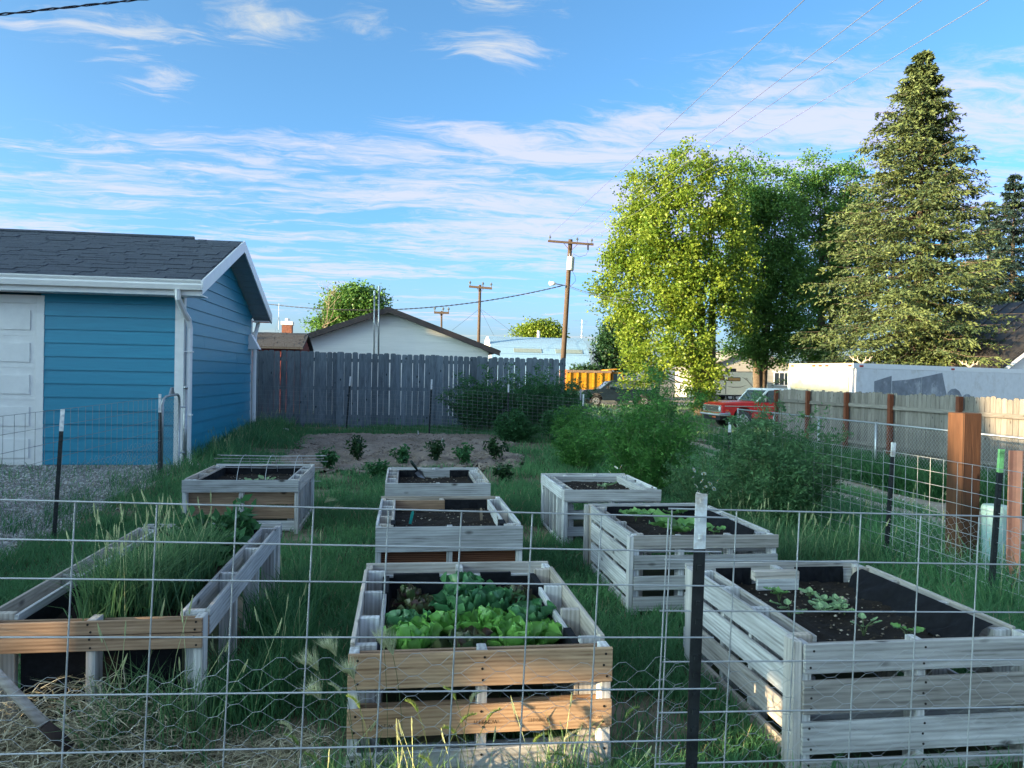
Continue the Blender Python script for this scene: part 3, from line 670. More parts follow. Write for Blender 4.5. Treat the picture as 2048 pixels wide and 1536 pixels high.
def planter(key, label, front, back, left, right, soil_z=.40, H=.54, WT=.125, nstr=(3, 3, 3, 3), tops=PALE_W, chips=90, liners=()):
    """each wall: (outer slats [(z0,z1,mat)], inner slats [(z0,z1,mat)])"""
    x0, x1, y0, y1 = BEDS[key]; gz = T(.5*(x0+x1), .5*(y0+y1)); bx, by = x0, y0
    p = thing('pallet_planter', label, 'planter', (x0, y0, gz), 0, 'pallet wood planters')
    t = .018; W = x1-x0; D = y1-y0
    def wall(spec, along, ou, iu, a0, a1, n, near):
        outer, inner = spec
        for (z0, z1, mt) in outer:
            j = random.uniform(-.004, .004); c = .5*(a0+a1); L = a1-a0+random.uniform(-.006, .004)
            tz = z1-z0
            pos = (c, ou, .5*(z0+z1)) if along == 'x' else (ou, c, .5*(z0+z1))
            o = board('slat', p, pos, along, L, tz, t, mt, .002, .004)
            if near:
                for q in range(n):
                    xx = (-L/2+.03)+(L-.06)*q/(n-1)
                    for zz in ((-.28, .28) if tz < .13 else (-.33, 0, .33)):
                        nail(o, xx+random.uniform(-.008, .008), zz*tz, -t/2-.0005 if along == 'x' else (t/2+.0005))
        for (z0, z1, mt) in inner:
            c = .5*(a0+a1); L = a1-a0-.004; pos = (c, iu, .5*(z0+z1)) if along == 'x' else (iu, c, .5*(z0+z1))
            board('inner_slat', p, pos, along, L, z1-z0, t, mt, .002, .003)
        mid = .5*(ou+iu); dep = abs(iu-ou)-t-.002
        for q in range(n):
            a = a0+.022+(a1-a0-.044)*q/(n-1)
            if n > 3 and 0 < q < n-1: a += random.uniform(-.08, .08)
            top = H-.004-random.uniform(0, .012)
            mb = MB()
            if along == 'x': mb.cbox(-top/2, top/2, -dep/2, dep/2, -.019, .019, .002); pos = (a, mid, top/2)
            else: mb.cbox(-top/2, top/2, -.019, .019, -dep/2, dep/2, .002); pos = (mid, a, top/2)
            obj('stringer', mb, tops, p, pos, (0, -math.pi/2, 0))
    nr = y0 < 3.6
    wall(front, 'x', t/2, WT-t/2, 0, W, nstr[0], nr)
    wall(back, 'x', D-t/2, D-WT+t/2, 0, W, nstr[1], False)
    e = .003
    wall(left, 'y', t/2, WT-t/2, WT+e, D-WT-e, nstr[2], False)
    wall(right, 'y', W-t/2, W-WT+t/2, WT+e, D-WT-e, nstr[3], False)
    # soil
    i0, i1, j0, j1 = WT+.004, W-WT-.004, WT+.004, D-WT-.004
    xs = np.arange(i0, i1, .022); xs[-1] = i1; ys = np.arange(j0, j1, .022); ys[-1] = j1
    me = grid_mesh('soil', xs, ys, lambda X, Y: soil_z+(fbm((X+bx)*7, (Y+by)*7, 3)-.5)*.05+(fbm((X+bx)*28, (Y+by)*28, 2)-.5)*.02, lambda X, Y: fbm((X+bx)*9, (Y+by)*9))
    s = obj('soil', me, SOIL, p, smooth=False)
    if chips:
        n = chips; C = np.column_stack([i0+.02+(i1-i0-.04)*RNG.random(n), j0+.02+(j1-j0-.04)*RNG.random(n), np.full(n, soil_z+.006)])
        c = stones('wood_chips', C, .0075, CHIP, flat=.5); c.parent = p; stuff(c)
    # liner: thin cloth just inside the inner slats
    def cloth(side, a, b, ztop, zbot=None, slack=.004, wr=.006, lean=.012):
        zb = soil_z-.02 if zbot is None else zbot; k = random.randint(0, 999)
        if side == 'l': T0 = [(i0+slack, a, ztop), (i0+slack, b, ztop)]; B0 = [(i0+slack+lean, a, zb), (i0+slack+lean, b, zb)]
        if side == 'r': T0 = [(i1-slack, b, ztop), (i1-slack, a, ztop)]; B0 = [(i1-slack-lean, b, zb), (i1-slack-lean, a, zb)]
        if side == 'f': T0 = [(a, j0+slack, ztop), (b, j0+slack, ztop)]; B0 = [(a, j0+slack+lean, zb), (b, j0+slack+lean, zb)]
        if side == 'b': T0 = [(b, j1-slack, ztop), (a, j1-slack, ztop)]; B0 = [(b, j1-slack-lean, zb), (a, j1-slack-lean, zb)]
        obj('liner', drape('liner', T0, B0, 40, 8, wr, k), LINER, p, smooth=True)
    for L_ in liners: cloth(*L_)
    return p, (i0, i1, j0, j1)
G, PA, BR, HO = GREY_W, PALE_W, BROWN_W, HONEY_W
def flap(p, x0, x1, y0, y1, z, drop):       # piece of liner folded over the top of an inner slat
    mb = MB(); e = .006
    mb.add([(x0-e, y0, z-drop), (x1+e, y0, z-drop), (x0-e, y0, z+.004), (x1+e, y0, z+.004), (x0-e, y1, z-drop), (x1+e, y1, z-drop), (x0-e, y1, z+.004), (x1+e, y1, z+.004)],
           [(0, 2, 6, 4), (1, 5, 7, 3), (2, 3, 7, 6), (0, 1, 3, 2), (4, 6, 7, 5)])
    obj('liner_fold', mb, LINER, p)
# --- lettuce planter
p, I = planter('lettuce', 'planter full of lettuce with a honey-coloured front board, nearest the camera in the middle', 
    ([(.40, .535, HO), (.215, .325, HO), (.05, .155, G)], [(.38, .51, BR), (.20, .30, HO), (.03, .13, G)]),
    ([(.39, .54, G), (.2, .33, G), (.03, .16, G)], [(.40, .50, PA), (.2, .35, G)]),
    ([(.42, .54, PA), (.23, .35, PA), (.04, .16, PA)], [(.40, .50, PA), (.2, .36, G)]),
    ([(.42, .54, PA), (.23, .35, PA), (.04, .16, PA)], [(.40, .50, PA), (.2, .36, G)]), soil_z=.38, nstr=(3, 3, 4, 4), chips=50,
    liners=(('l', .13, 1.3, .47), ('r', .13, 1.3, .47), ('f', .13, .9, .49), ('b', .13, .9, .49)))
LETTUCE_P = p
flap(p, .105, .127, .95, 1.28, .503, .10); flap(p, .105, .127, .14, .30, .503, .10); flap(p, .912, .934, .14, .34, .503, .10)
flap(p, .16, .40, 1.30, 1.327, .503, .12); flap(p, .64, .80, 1.30, 1.327, .503, .12); flap(p, .912, .934, 1.02, 1.28, .503, .13)
def stamp(x, par, y=-.0125):
    cu = bpy.data.curves.new('stamp', 'FONT'); cu.body = 'W.299 HT'; cu.size = .022; cu.align_x = 'CENTER'
    tmp = bpy.data.objects.new('tmp', cu); COL.objects.link(tmp); dg = bpy.context.evaluated_depsgraph_get()
    me = bpy.data.meshes.new_from_object(tmp.evaluated_get(dg)); bpy.data.objects.remove(tmp)
    me.materials.clear(); me.materials.append(NAILM if x < .6 else STAMPM)
    return obj('stamp', me, None, par, (x, y, .268), (math.pi/2, math.pi, 0))
STAMPM = mat_plain('stamp_ink', (.16, .10, .06), .8)
for x in (.13, .53, .745, .95): stamp(x, p, -.0032)
# --- middle planter
PLY = mat_wood('red_brown_plywood', (.10, .035, .018), (.23, .10, .055), .1, ring=.8, gscale=.9)
p, I = planter('middle', 'bare planter with a red-brown plywood front, directly behind the lettuce planter',
    ([(.365, .54, G)], [(.40, .52, PA), (.03, .385, PLY)]), ([(.40, .54, G), (.1, .3, G)], [(.40, .52, BR)]),
    ([(.43, .54, PA), (.2, .33, G)], [(.39, .53, PA)]), ([(.43, .54, PA), (.2, .33, G)], [(.39, .53, PA)]), soil_z=.445, nstr=(3, 3, 4, 3), chips=260,
    liners=(('l', .13, 1.28, .46), ('b', .55, .92, .53), ('r', .13, .35, .47), ('f', .13, .9, .49)))
MID_P = p; flap(p, .108, .129, .14, .30, .531, .10); flap(p, .905, .94, .14, .30, .531, .12)
# --- far centre planter
p, I = planter('far', 'small grey planter with a trowel in it, farthest of the middle row',
    ([(.40, .54, G), (.2, .34, G), (.03, .15, G)], [(.40, .51, PA)]), ([(.40, .54, G)], [(.38, .52, G)]),
    ([(.43, .54, PA), (.2, .33, G)], [(.39, .51, G)]), ([(.43, .54, PA), (.2, .33, G)], [(.39, .51, G)]), soil_z=.445, nstr=(3, 3, 5, 5), chips=200,
    liners=(('l', .13, 1.2, .49), ('b', .13, .36, .525), ('b', .70, .92, .525), ('r', .13, 1.2, .48)))
FAR_P = p
# --- right front planter
p, I = planter('rfront', 'big silver-grey planter with a slack black liner, in the right foreground',
    ([(.415, .535, G), (.25, .385, G), (.085, .215, G), (.0, .055, G)], [(.40, .50, G), (.1, .3, G)]),
    ([(.42, .54, PA), (.25, .37, G), (.05, .17, G)], [(.38, .52, PA)]),
    ([(.415, .535, PA), (.265, .385, PA), (.115, .235, PA), (-.02, .07, PA)], [(.395, .525, G), (.2, .35, G)]),
    ([(.43, .54, PA), (.25, .38, PA), (.05, .2, G)], [(.36, .46, G)]), soil_z=.45, nstr=(3, 3, 4, 4), chips=330,
    liners=(('f', .13, .9, .49), ('l', .13, 1.1, .50), ('b', .13, .34, .54), ('b', .60, .90, .54), ('r', .13, 1.11, .55, .43, -.02, .03, .14)))
RF_P = p
obj('corner_post', MB().cbox(-.27, .27, -.045, .045, -.018, .018, .002), PALE_W, p, (-.020, .06, .272), (0, -math.pi/2, 0))
obj('corner_post', MB().cbox(-.27, .27, -.045, .045, -.018, .018, .002), PALE_W, p, (-.020, 1.19, .272), (0, -math.pi/2, 0))
board('loose_board', p, (.42, 1.06, .485), 'x', .24, .06, .022, GREY_W)
board('loose_board', p, (.42, 1.088, .53), 'x', .26, .05, .05, PALE_W)
# --- right middle planter
p, I = planter('rmid', 'slatted grey planter with young squash plants, second in the right row',
    ([(.45, .54, G), (.31, .405, G), (.17, .265, G), (.03, .125, G)], [(.40, .51, G)]),
    ([(.44, .54, PA), (.2, .34, G)], [(.40, .51, G)]),
    ([(.43, .54, PA), (.265, .40, PA), (.09, .235, PA), (-.02, .06, PA)], [(.40, .50, G)]),
    ([(.44, .54, PA), (.25, .38, G)], [(.38, .47, G)]), soil_z=.455, nstr=(4, 3, 4, 5), chips=120,
    liners=(('f', .13, .9, .50), ('l', .13, 1.2, .50), ('b', .13, .9, .535), ('r', .13, 1.2, .545, .40, -.015, .012, .07)))
RM_P = p
obj('corner_post', MB().cbox(-.265, .265, -.03, .03, -.016, .016, .002), PALE_W, p, (-.018, .035, .268), (0, -math.pi/2, 0))
obj('corner_post', MB().cbox(-.265, .265, -.03, .03, -.016, .016, .002), PALE_W, p, (-.018, 1.31, .268), (0, -math.pi/2, 0))
# --- right back planter
p, I = planter('rback', 'pale grey open-sided planter beside the feathery bush, farthest of the right row',
    ([(.43, .54, PA)], [(.40, .52, PA), (.24, .33, G), (.08, .17, G)]), ([(.43, .54, PA)], [(.38, .52, G)]),
    ([(.43, .54, PA), (-.02, .03, G)], [(.40, .52, PA), (.02, .38, G)]), ([(.43, .54, PA)], [(.40, .53, PA)]), soil_z=.46, nstr=(3, 4, 5, 4), chips=240)
RB_P = p
# --- left back planter
p, I = planter('lback', 'grey planter with a wire hoop over it, near the garage',
    ([(.42, .54, G)], [(.42, .52, G), (.28, .405, BR), (.14, .27, BR), (.02, .12, GREY_W)]), ([(.42, .54, G)], [(.40, .52, G)]),
    ([(.44, .54, PA)], [(.40, .53, G)]), ([(.42, .54, PA), (-.02, .05, G)], [(.40, .53, G), (.06, .38, G)]), soil_z=.44, nstr=(3, 3, 4, 4), chips=150,
    liners=(('l', .13, 1.27, .52), ('b', .13, 1.0, .53), ('r', .13, 1.27, .50)))
LB_P = p
# --- left long planter
p, I = planter('long', 'long low planter overgrown with tall grass, in the left foreground',
    ([(.474, .532, BR), (.405, .47, BR)], [(.42, .51, BR)]), ([(.43, .54, PA)], [(.40, .52, G)]),
    ([(.42, .54, PA)], [(.43, .53, PA)]), ([(.42, .54, PA)], [(.43, .53, PA)]), soil_z=.41, nstr=(3, 3, 4, 4), chips=60,
    liners=(('l', .13, 2.0, .50), ('r', .13, 2.0, .48), ('b', .13, .8, .53), ('f', .13, .8, .41, .06)))  # front sheet is added black, standing in for shade under the front board
LONG_P = p

# --- hoop of welded wire over the left back planter
x0, x1, y0, y1 = BEDS['lback']
h = thing('wire_hoop', 'arched piece of welded wire mesh standing in the planter near the garage', 'wire hoop', (x0+.3, y0+.2, .42))
for xx in (.16, .44, .72):
    pts = [(xx, .06+.40*(1-math.cos(a)), .0+.30*math.sin(a)) for a in np.linspace(.0, math.pi*.92, 13)]
    obj('hoop_wire', MB().tube(pts, .0028, 5), WIRE, h, smooth=True)
for a in (.25, .75, 1.2, 1.57, 1.95, 2.4):
    obj('long_wire', MB().tube([(-.12, .06+.40*(1-math.cos(a)), .30*math.sin(a)), (.5, .06+.40*(1-math.cos(a)), .30*math.sin(a)-.008), (1.0, .06+.40*(1-math.cos(a)), .30*math.sin(a))], .0024, 5), WIRE, h)
# --- trowel
t = thing('garden_trowel', 'trowel with dark green handle leaning in the far middle planter', 'trowel', (.05, 8.60, .48), .0)
mb = MB(); 
mb.add([(-.035, 0, 0), (.035, 0, 0), (.038, 0, -.06), (0, 0, -.15), (-.038, 0, -.06), (0, .012, -.02), (0, .012, -.09)], [(0, 1, 5), (1, 2, 6, 5), (2, 3, 6), (3, 4, 6), (4, 0, 5, 6)])
o = obj('blade', mb, GALV, t, (.10, 0, .06), (.5, -.75, 0)); 
o = obj('handle', MB().tube([(0, 0, 0), (0, 0, .05), (0, 0, .10), (0, 0, .14)], [.010, .016, .018, .013], 8), mat_plain('dark_green_rubber', (.012, .03, .022), .5), t, (.10, 0, .07), (.3, -.6, 0), smooth=True)
# --- plant tags and sticks
for i, (x, y, z, m_, lb) in enumerate(((.06, 6.0, .47, mat_plain('teal_plastic', (.03, .35, .30), .4), 'small teal plant tag in the soil of the middle planter'),
                                  (.62, 6.1, .475, TWIG, 'short wooden plant stick in the soil of the middle planter'),
                                  (.74, 15.4, T(.74, 15.4)+.07, WHITE, 'white plant tag standing in the tilled plot'),
                                  (.30, 16.9, T(.3, 16.9)+.06, WHITE, 'white stub at the back edge of the tilled plot'),
                                  (-.92, 5.35, .44, WHITE, 'small white plant tag in the long planter'))):
    mb = MB(); mb.prism([(-.011, -.02), (.011, -.02), (.011, .07), (.006, .085), (-.006, .085), (-.011, .07)], 'y', -.0012, .0012)
    tag(obj('plant_tag', mb, m_, None, (x, y, z), (.2, .15*(-1)**i, .3)), lb, 'plant tag')
# --- wooden handle lying in the hay at the left edge
a = atz(-60, 1290, .52); b = atz(88, 1450, .24); c = atz(140, 1495, .14)
hd = thing('wooden_handle', 'weathered round wooden handle with a dark end, slanting into the hay', 'handle', (0, 0, 0))
obj('shaft', MB().tube([a, .5*(a+b), b], [.019, .020, .021], 10), GREY_W, hd, smooth=True)
obj('dark_end', MB().tube([b, .5*(b+c), c], [.0215, .024, .020], 10), mat_plain('charred_wood', (.03, .02, .018), .9, var=.3), hd, smooth=True)

# ================================================================== POSTS AND WIRE FENCES
def tpost(x, y, zt, zb, tip, label, lean=(0, 0), tipm=None, rot=0):
    """steel T post: T-shaped section with studs, painted tip"""
    p = thing('steel_fence_post', label, 'fence post', (x, y, zb-.02), rot, 'steel T posts of the wire fence'); h = zt-zb+.02
    def sec(z0, z1, m_, nm):
        mb = MB(); lx0, ly0, lx1, ly1 = lean[0]*z0, lean[1]*z0, lean[0]*z1, lean[1]*z1
        poly = [(-.018, -.004), (.018, -.004), (.018, 0), (.0035, .001), (.003, .034), (-.003, .034), (-.0035, .001), (-.018, 0)]
        n = len(poly); v = [(a+lx0, b+ly0, z0) for a, b in poly]+[(a+lx1, b+ly1, z1) for a, b in poly]
        mb.add(v, [tuple(range(n))[::-1], tuple(range(n, 2*n))]+[(i, (i+1) % n, n+(i+1) % n, n+i) for i in range(n)])
        k = z0+.03
        while k < z1-.01:
            mb.box(-.006+lean[0]*k, .006+lean[0]*k, -.011+lean[1]*k, -.004+lean[1]*k, k, k+.014); k += .054
        obj(nm, mb, m_, p)
    sec(0, h-tip, POST_D, 'shaft'); sec(h-tip, h, tipm or POST_W, 'tip')
    return p
G0 = T
TP = {}
def TPOST(key, x, y, zt, tip, label, **k): TP[key] = (x, y, zt); return tpost(x, y, zt, T(x, y), tip, label, **k)
TPOST('front', .86, 2.20, 1.262, .165, 'near post with a white tip where the two front wire panels overlap', lean=(.018, 0))
TPOST('left', -3.14, 7.49, 1.235, .20, 'white-tipped post beside the gravel, left of the long planter', lean=(.05, 0))
TPOST('gate', -3.44, 11.50, 1.27, .26, 'white-tipped post at the free end of the chain-link gate')
TPOST('r_mid', 4.10, 6.08, 1.10, .12, 'white-tipped post left of the thick brown post', lean=(.05, 0))
TPOST('r_near', 4.02, 4.79, 1.165, .16, 'post with a lime green tip in front of the salmon marker', lean=(.055, 0), tipm=POST_G)
TPOST('r_far', 3.98, 9.05, 1.09, .12, 'white-tipped post between the feathery bush and the grey-green bush')
TPOST('corner', 3.85, 16.4, 1.26, .25, 'white-tipped corner post in front of the dark pickup')
TPOST('corner2', 3.95, 17.1, 1.36, .25, 'grey-tipped post just behind the corner post', tipm=GALV)
TPOST('back1', -1.33, 18.1, 1.55, .22, 'white-tipped post in the grass, leftmost before the tall plank fence', lean=(.06, 0))
TPOST('back2', .54, 17.0, 1.52, .22, 'white-tipped post before the middle of the tall plank fence', lean=(.03, 0))
TPOST('back3', 2.24, 16.7, 1.44, .17, 'white-tipped post standing in front of the dark shrubs')
UNIT = {}
def wire_obj(name, par, a, b, r, m_):
    """straight wire that shares one unit cylinder"""
    key = (r, m_.name)
    if key not in UNIT: UNIT[key] = MB().cyl((0, 0, 0), (0, 0, 1), r, r, 6, False).mesh('wire'); UNIT[key].materials.append(m_); UNIT[key].polygons.foreach_set('use_smooth', [True]*6)
    a = Vector(a); b = Vector(b); o = obj(name, UNIT[key], None, par, a); o.rotation_euler = (b-a).to_track_quat('Z', 'Y').to_euler(); o.scale = (1, 1, (b-a).length); return o
def panel(label, A, B, rows, pitch, rh, rv, m_, lean=0.0, first=0.0, ragged=0.0):
    """welded wire panel from ground point A to B; rows = heights; A,B carry the height of the top as z"""
    A = Vector(A); B = Vector(B); p = thing('wire_fence', label, 'wire fence', (A.x, A.y, 0)); o = Vector((A.x, A.y, 0))
    d = Vector((B.x-A.x, B.y-A.y, 0)); L = d.length; d.normalize(); nrm = Vector((-d.y, d.x, 0)); slope = (B.z-A.z)/L
    def pt(s, h, off=0): return Vector((0, 0, A.z+slope*s-h))+d*(s+lean*(-h))+nrm*off
    for h in rows:
        n = max(1, int(L/2.5)); e0 = random.uniform(0, ragged); e1 = random.uniform(0, ragged)
        wire_obj('line_wire', p, pt(-e0, h), pt(L+e1, h), rh, m_)
    s = first
    while s <= L+1e-6:
        wire_obj('stay_wire', p, pt(s, 0, rh+rv), pt(s, rows[-1], rh+rv), rv, m_); s += pitch
    return p
panel('near welded wire panel across the left and middle of the view', (-1.75, 2.14, 1.283), (.93, 2.17, 1.196), (0, .102, .203, .356, .508, .66, .812, .965, 1.117), .2032, .0027, .0024, WIRE, lean=.035, first=.085, ragged=.03)
panel('near welded wire panel across the right foreground', (.79, 2.20, 1.218), (3.95, 2.22, 1.125), (0, .152, .305, .457, .609, .762, .914, 1.066), .2032, .0027, .0024, WIRE, lean=.03, first=.005, ragged=.02)
r10 = [i*.1016 for i in range(11)]
panel('welded wire panel beside the gravel, from the front corner to the gate post', (-3.05, 2.3, 1.20), (-3.42, 11.5, 1.22), [0, .152, .305, .457, .609, .762, .914, 1.066], .2032, .0024, .002, WIRE_D)
panel('square mesh fence on the right in front of the thick brown post', (4.02, 2.3, 1.03), (4.08, 6.1, 1.03), r10[:10], .152, .0022, .0018, WIRE)
panel('square mesh fence behind the grey-green bush', (4.08, 6.1, 1.02), (3.98, 9.05, 1.0), r10[:10], .152, .002, .0016, WIRE_D)
panel('square mesh fence behind the feathery bush', (3.98, 9.05, 1.0), (3.85, 16.4, 1.18), r10[:10], .152, .002, .0016, WIRE_D)
panel('fine mesh fence in front of the dark shrubs', (3.85, 16.4, 1.15), (.54, 17.0, 1.35), [i*.075 for i in range(15)], .11, .0018, .0016, WIRE_D)
panel('mesh fence in front of the tall plank fence', (.54, 17.0, 1.25), (-3.35, 18.3, 1.3), [i*.1 for i in range(10)], .15, .0012, .0011, WIRE_D)
def chicken(label, A, B, ztop, zbot, cell=.060, r=.00055, m_=WIRE, seed=1, push=0.0):
    rg = np.random.default_rng(seed); A = np.array(A, float); B = np.array(B, float); d = B-A; L = np.linalg.norm(d); d /= L; nr = np.array([-d[1], d[0]])
    nx = int(L/cell); nz = int((ztop-zbot)/(cell*.95)); pos = {}
    ph = rg.random(4)*6.28
    def P(i, j, e):
        s = i*cell+e*cell*.19; h = zbot+(j+(.5 if i % 2 else 0))*cell*.95
        s2 = s+.012*math.sin(h*9+s*3+ph[0]); h2 = h+.018*math.sin(s*4+ph[1])+.012*math.sin(s*9+h*5+ph[2])+J[i % 97, j % 97, 0]
        off = .012*math.sin(s*7+h*6+ph[3])+push+J[i % 97, j % 97, 1]
        q = A+d*s2+nr*off; return (q[0], q[1], h2)
    J = (rg.random((97, 97, 2))-.5)*.008; S = []
    for i in range(nx):
        for j in range(nz):
            S.append((P(i, j, -1), P(i, j, 1), r*1.7))
            if i+1 < nx:
                for jj in ((j, j-1) if i % 2 == 0 else (j, j+1)):
                    if 0 <= jj < nz: S.append((P(i, j, 1), P(i+1, jj, -1), r))
    n = len(S); a = np.array([s[0] for s in S]); b = np.array([s[1] for s in S]); rr = np.array([s[2] for s in S])[:, None]
    t = b-a; t /= np.linalg.norm(t, axis=1, keepdims=True); u = np.cross(t, [0.1, .9, .2]); u /= np.linalg.norm(u, axis=1, keepdims=True); v = np.cross(t, u)
    ring = [(math.cos(k*2.094), math.sin(k*2.094)) for k in range(3)]
    V = np.stack([a+(u*c+v*s)*rr for c, s in ring]+[b+(u*c+v*s)*rr for c, s in ring], 1)
    F = (np.array([(0, 1, 4, 3), (1, 2, 5, 4), (2, 0, 3, 5)])[None]+6*np.arange(n)[:, None, None]).reshape(-1, 4)
    return tag(obj('chicken_wire', np_mesh('chicken_wire', V.reshape(-1, 3), F), m_), label, 'chicken wire')
chicken('chicken wire netting behind the near wire panel in the left and middle foreground', (-1.7, 2.19), (.93, 2.21), .86, .02, seed=3)
chicken('chicken wire netting on the wire panel in the right foreground', (.79, 2.235), (3.9, 2.25), .80, .02, seed=5)
chicken('chicken wire netting on the square mesh fence in front of the brown post', (4.05, 2.3), (4.10, 6.1), .72, .04, seed=8, r=.0008)
chicken('chicken wire netting on the wire panel beside the gravel', (-3.07, 4.0), (-3.44, 11.5), .70, .04, seed=9, r=.0008, cell=.075)
# ---- chain link gate with frame and hinge post
def chain(name, par, A, B, z0, z1, m_, pitch=.065, r=.0017, lab=None):
    """diagonal weave between two vertical edges"""
    A = np.array(A, float); B = np.array(B, float); d = B-A; L = np.linalg.norm(d); d /= L; S = []; Hh = z1-z0; k = -Hh
    while k < L:
        for sgn in (1, -1):
            s0, s1 = k, k+Hh; t0, t1 = max(0, -s0)/Hh, min(1, (L-s0)/Hh)
            if t1 > t0:
                za, zb = (z0+Hh*t0, z0+Hh*t1) if sgn > 0 else (z1-Hh*t0, z1-Hh*t1)
                S.append(((*(A+d*(s0+Hh*t0)), za), (*(A+d*(s0+Hh*t1)), zb)))
        k += pitch*1.41
    n = len(S); a = np.array([s[0] for s in S]); b = np.array([s[1] for s in S]); t = b-a; t /= np.linalg.norm(t, axis=1, keepdims=True)
    nr = np.array([-d[1], d[0], 0.]); u = np.cross(t, nr); v = np.repeat(nr[None], n, 0)
    ring = [(math.cos(q*2.094), math.sin(q*2.094)) for q in range(3)]
    V = np.stack([a+(u*c+v*s)*r for c, s in ring]+[b+(u*c+v*s)*r for c, s in ring], 1)
    F = (np.array([(0, 1, 4, 3), (1, 2, 5, 4), (2, 0, 3, 5)])[None]+6*np.arange(n)[:, None, None]).reshape(-1, 4)
    return obj(name, np_mesh(name, V.reshape(-1, 3), F), m_, par)
g = thing('chain_link_gate', 'narrow galvanised chain-link gate by the garage corner', 'gate', (-3.42, 11.55, 0))
fr = [(0, 0, .06), (0, 0, 1.12), (0, .05, 1.20), (0, .15, 1.23), (.0, .72, 1.25), (0, .80, 1.21), (0, .83, 1.12), (0, .83, .10), (0, 0, .06)]
obj('gate_frame', MB().tube(fr, .019, 8), GALV, g, smooth=True)
chain('chain_mesh', g, (0, .02), (0, .82), .10, 1.20, GALV, .05, .0016)
obj('latch', MB().prism([(.30, 1.24), (.36, 1.24), (.42, 1.33), (.45, 1.24), (.56, 1.25), (.47, 1.36), (.41, 1.36)], 'x', -.012, .012), GALV, g)
hp = thing('gate_post', 'round galvanised gate post at the garage corner', 'post', (-3.36, 12.48, 0))
obj('pipe', MB().cyl((0, 0, -.05), (0, 0, 1.33), .030, .030, 12), GALV, hp, smooth=True)
obj('cap', MB().tube([(0, 0, 1.33), (0, 0, 1.36), (0, 0, 1.385)], [.036, .033, .010], 12), GALV, hp, smooth=True)
for z in (.35, 1.05): obj('hinge', MB().tube([(0, -.03, z), (-.02, -.07, z), (-.05, -.10, z)], .012, 6), GALV, hp)
# ---- chain link fence before the silver picket fence
cf = thing('chain_link_fence', 'low chain-link fence with round rail in front of the silver picket fence', 'fence', (10.2, 22.6, -.47))
ys = [22.6-2.35*i for i in range(6)]
for yy in ys: obj('post', MB().cyl((0, yy-22.6, 0), (0, yy-22.6, 1.24), .03, .03, 8), GALV, cf, smooth=True)
obj('top_rail', MB().cyl((0, 0, 1.21), (0, ys[-1]-22.6, 1.21), .021, .021, 8), GALV, cf, smooth=True)
chain('chain_mesh', cf, (0, 0), (0, ys[-1]-22.6), .05, 1.20, GALV, .065, .0022)
# ---- thick treated post, pedestal, marker
bp = thing('thick_wooden_post', 'thick reddish-brown treated post with a split down its corner', 'post', (4.69, 5.92, 0), R_(6))
mb = MB(); mb.cbox(-.08, 1.37, -.088, .088, -.088, .088, .004); 
obj('timber', mb, TREATED, bp, rot=(0, -math.pi/2, 0))
obj('split', MB().box(-.0890, -.0700, -.0830, -.0770, .45, 1.372), mat_plain('dark_crack', (.015, .008, .005), .9), bp)
pd = thing('utility_pedestal', 'pale blue-green round utility pedestal beside the thick brown post', 'pedestal', (4.83, 5.72, T(4.83, 5.72)-.02))
obj('tube', MB().tube([(0, 0, 0), (0, 0, .56), (0, 0, .565)], [.10, .098, .09], 20), BLUE_P, pd, smooth=False)
obj('cap', MB().tube([(0, 0, .555), (0, 0, .62), (0, 0, .64), (0, 0, .645)], [.104, .104, .094, .05], 20), BLUE_P, pd, smooth=False)
obj('lock', MB().box(.02, .045, -.11, -.095, .10, .14), GALV, pd)
om = thing('marker_post', 'flat salmon-orange marker post right of the lime-tipped post', 'marker post', (4.50, 5.15, T(4.5, 5.15)-.02), R_(-20))
obj('blade', MB().prism([(-.05, -.012), (-.043, -.016), (-.012, .0), (.012, .0), (.043, -.016), (.05, -.012), (.014, .008), (-.014, .008)], 'z', 0, 1.14), ORANGE_P, om)

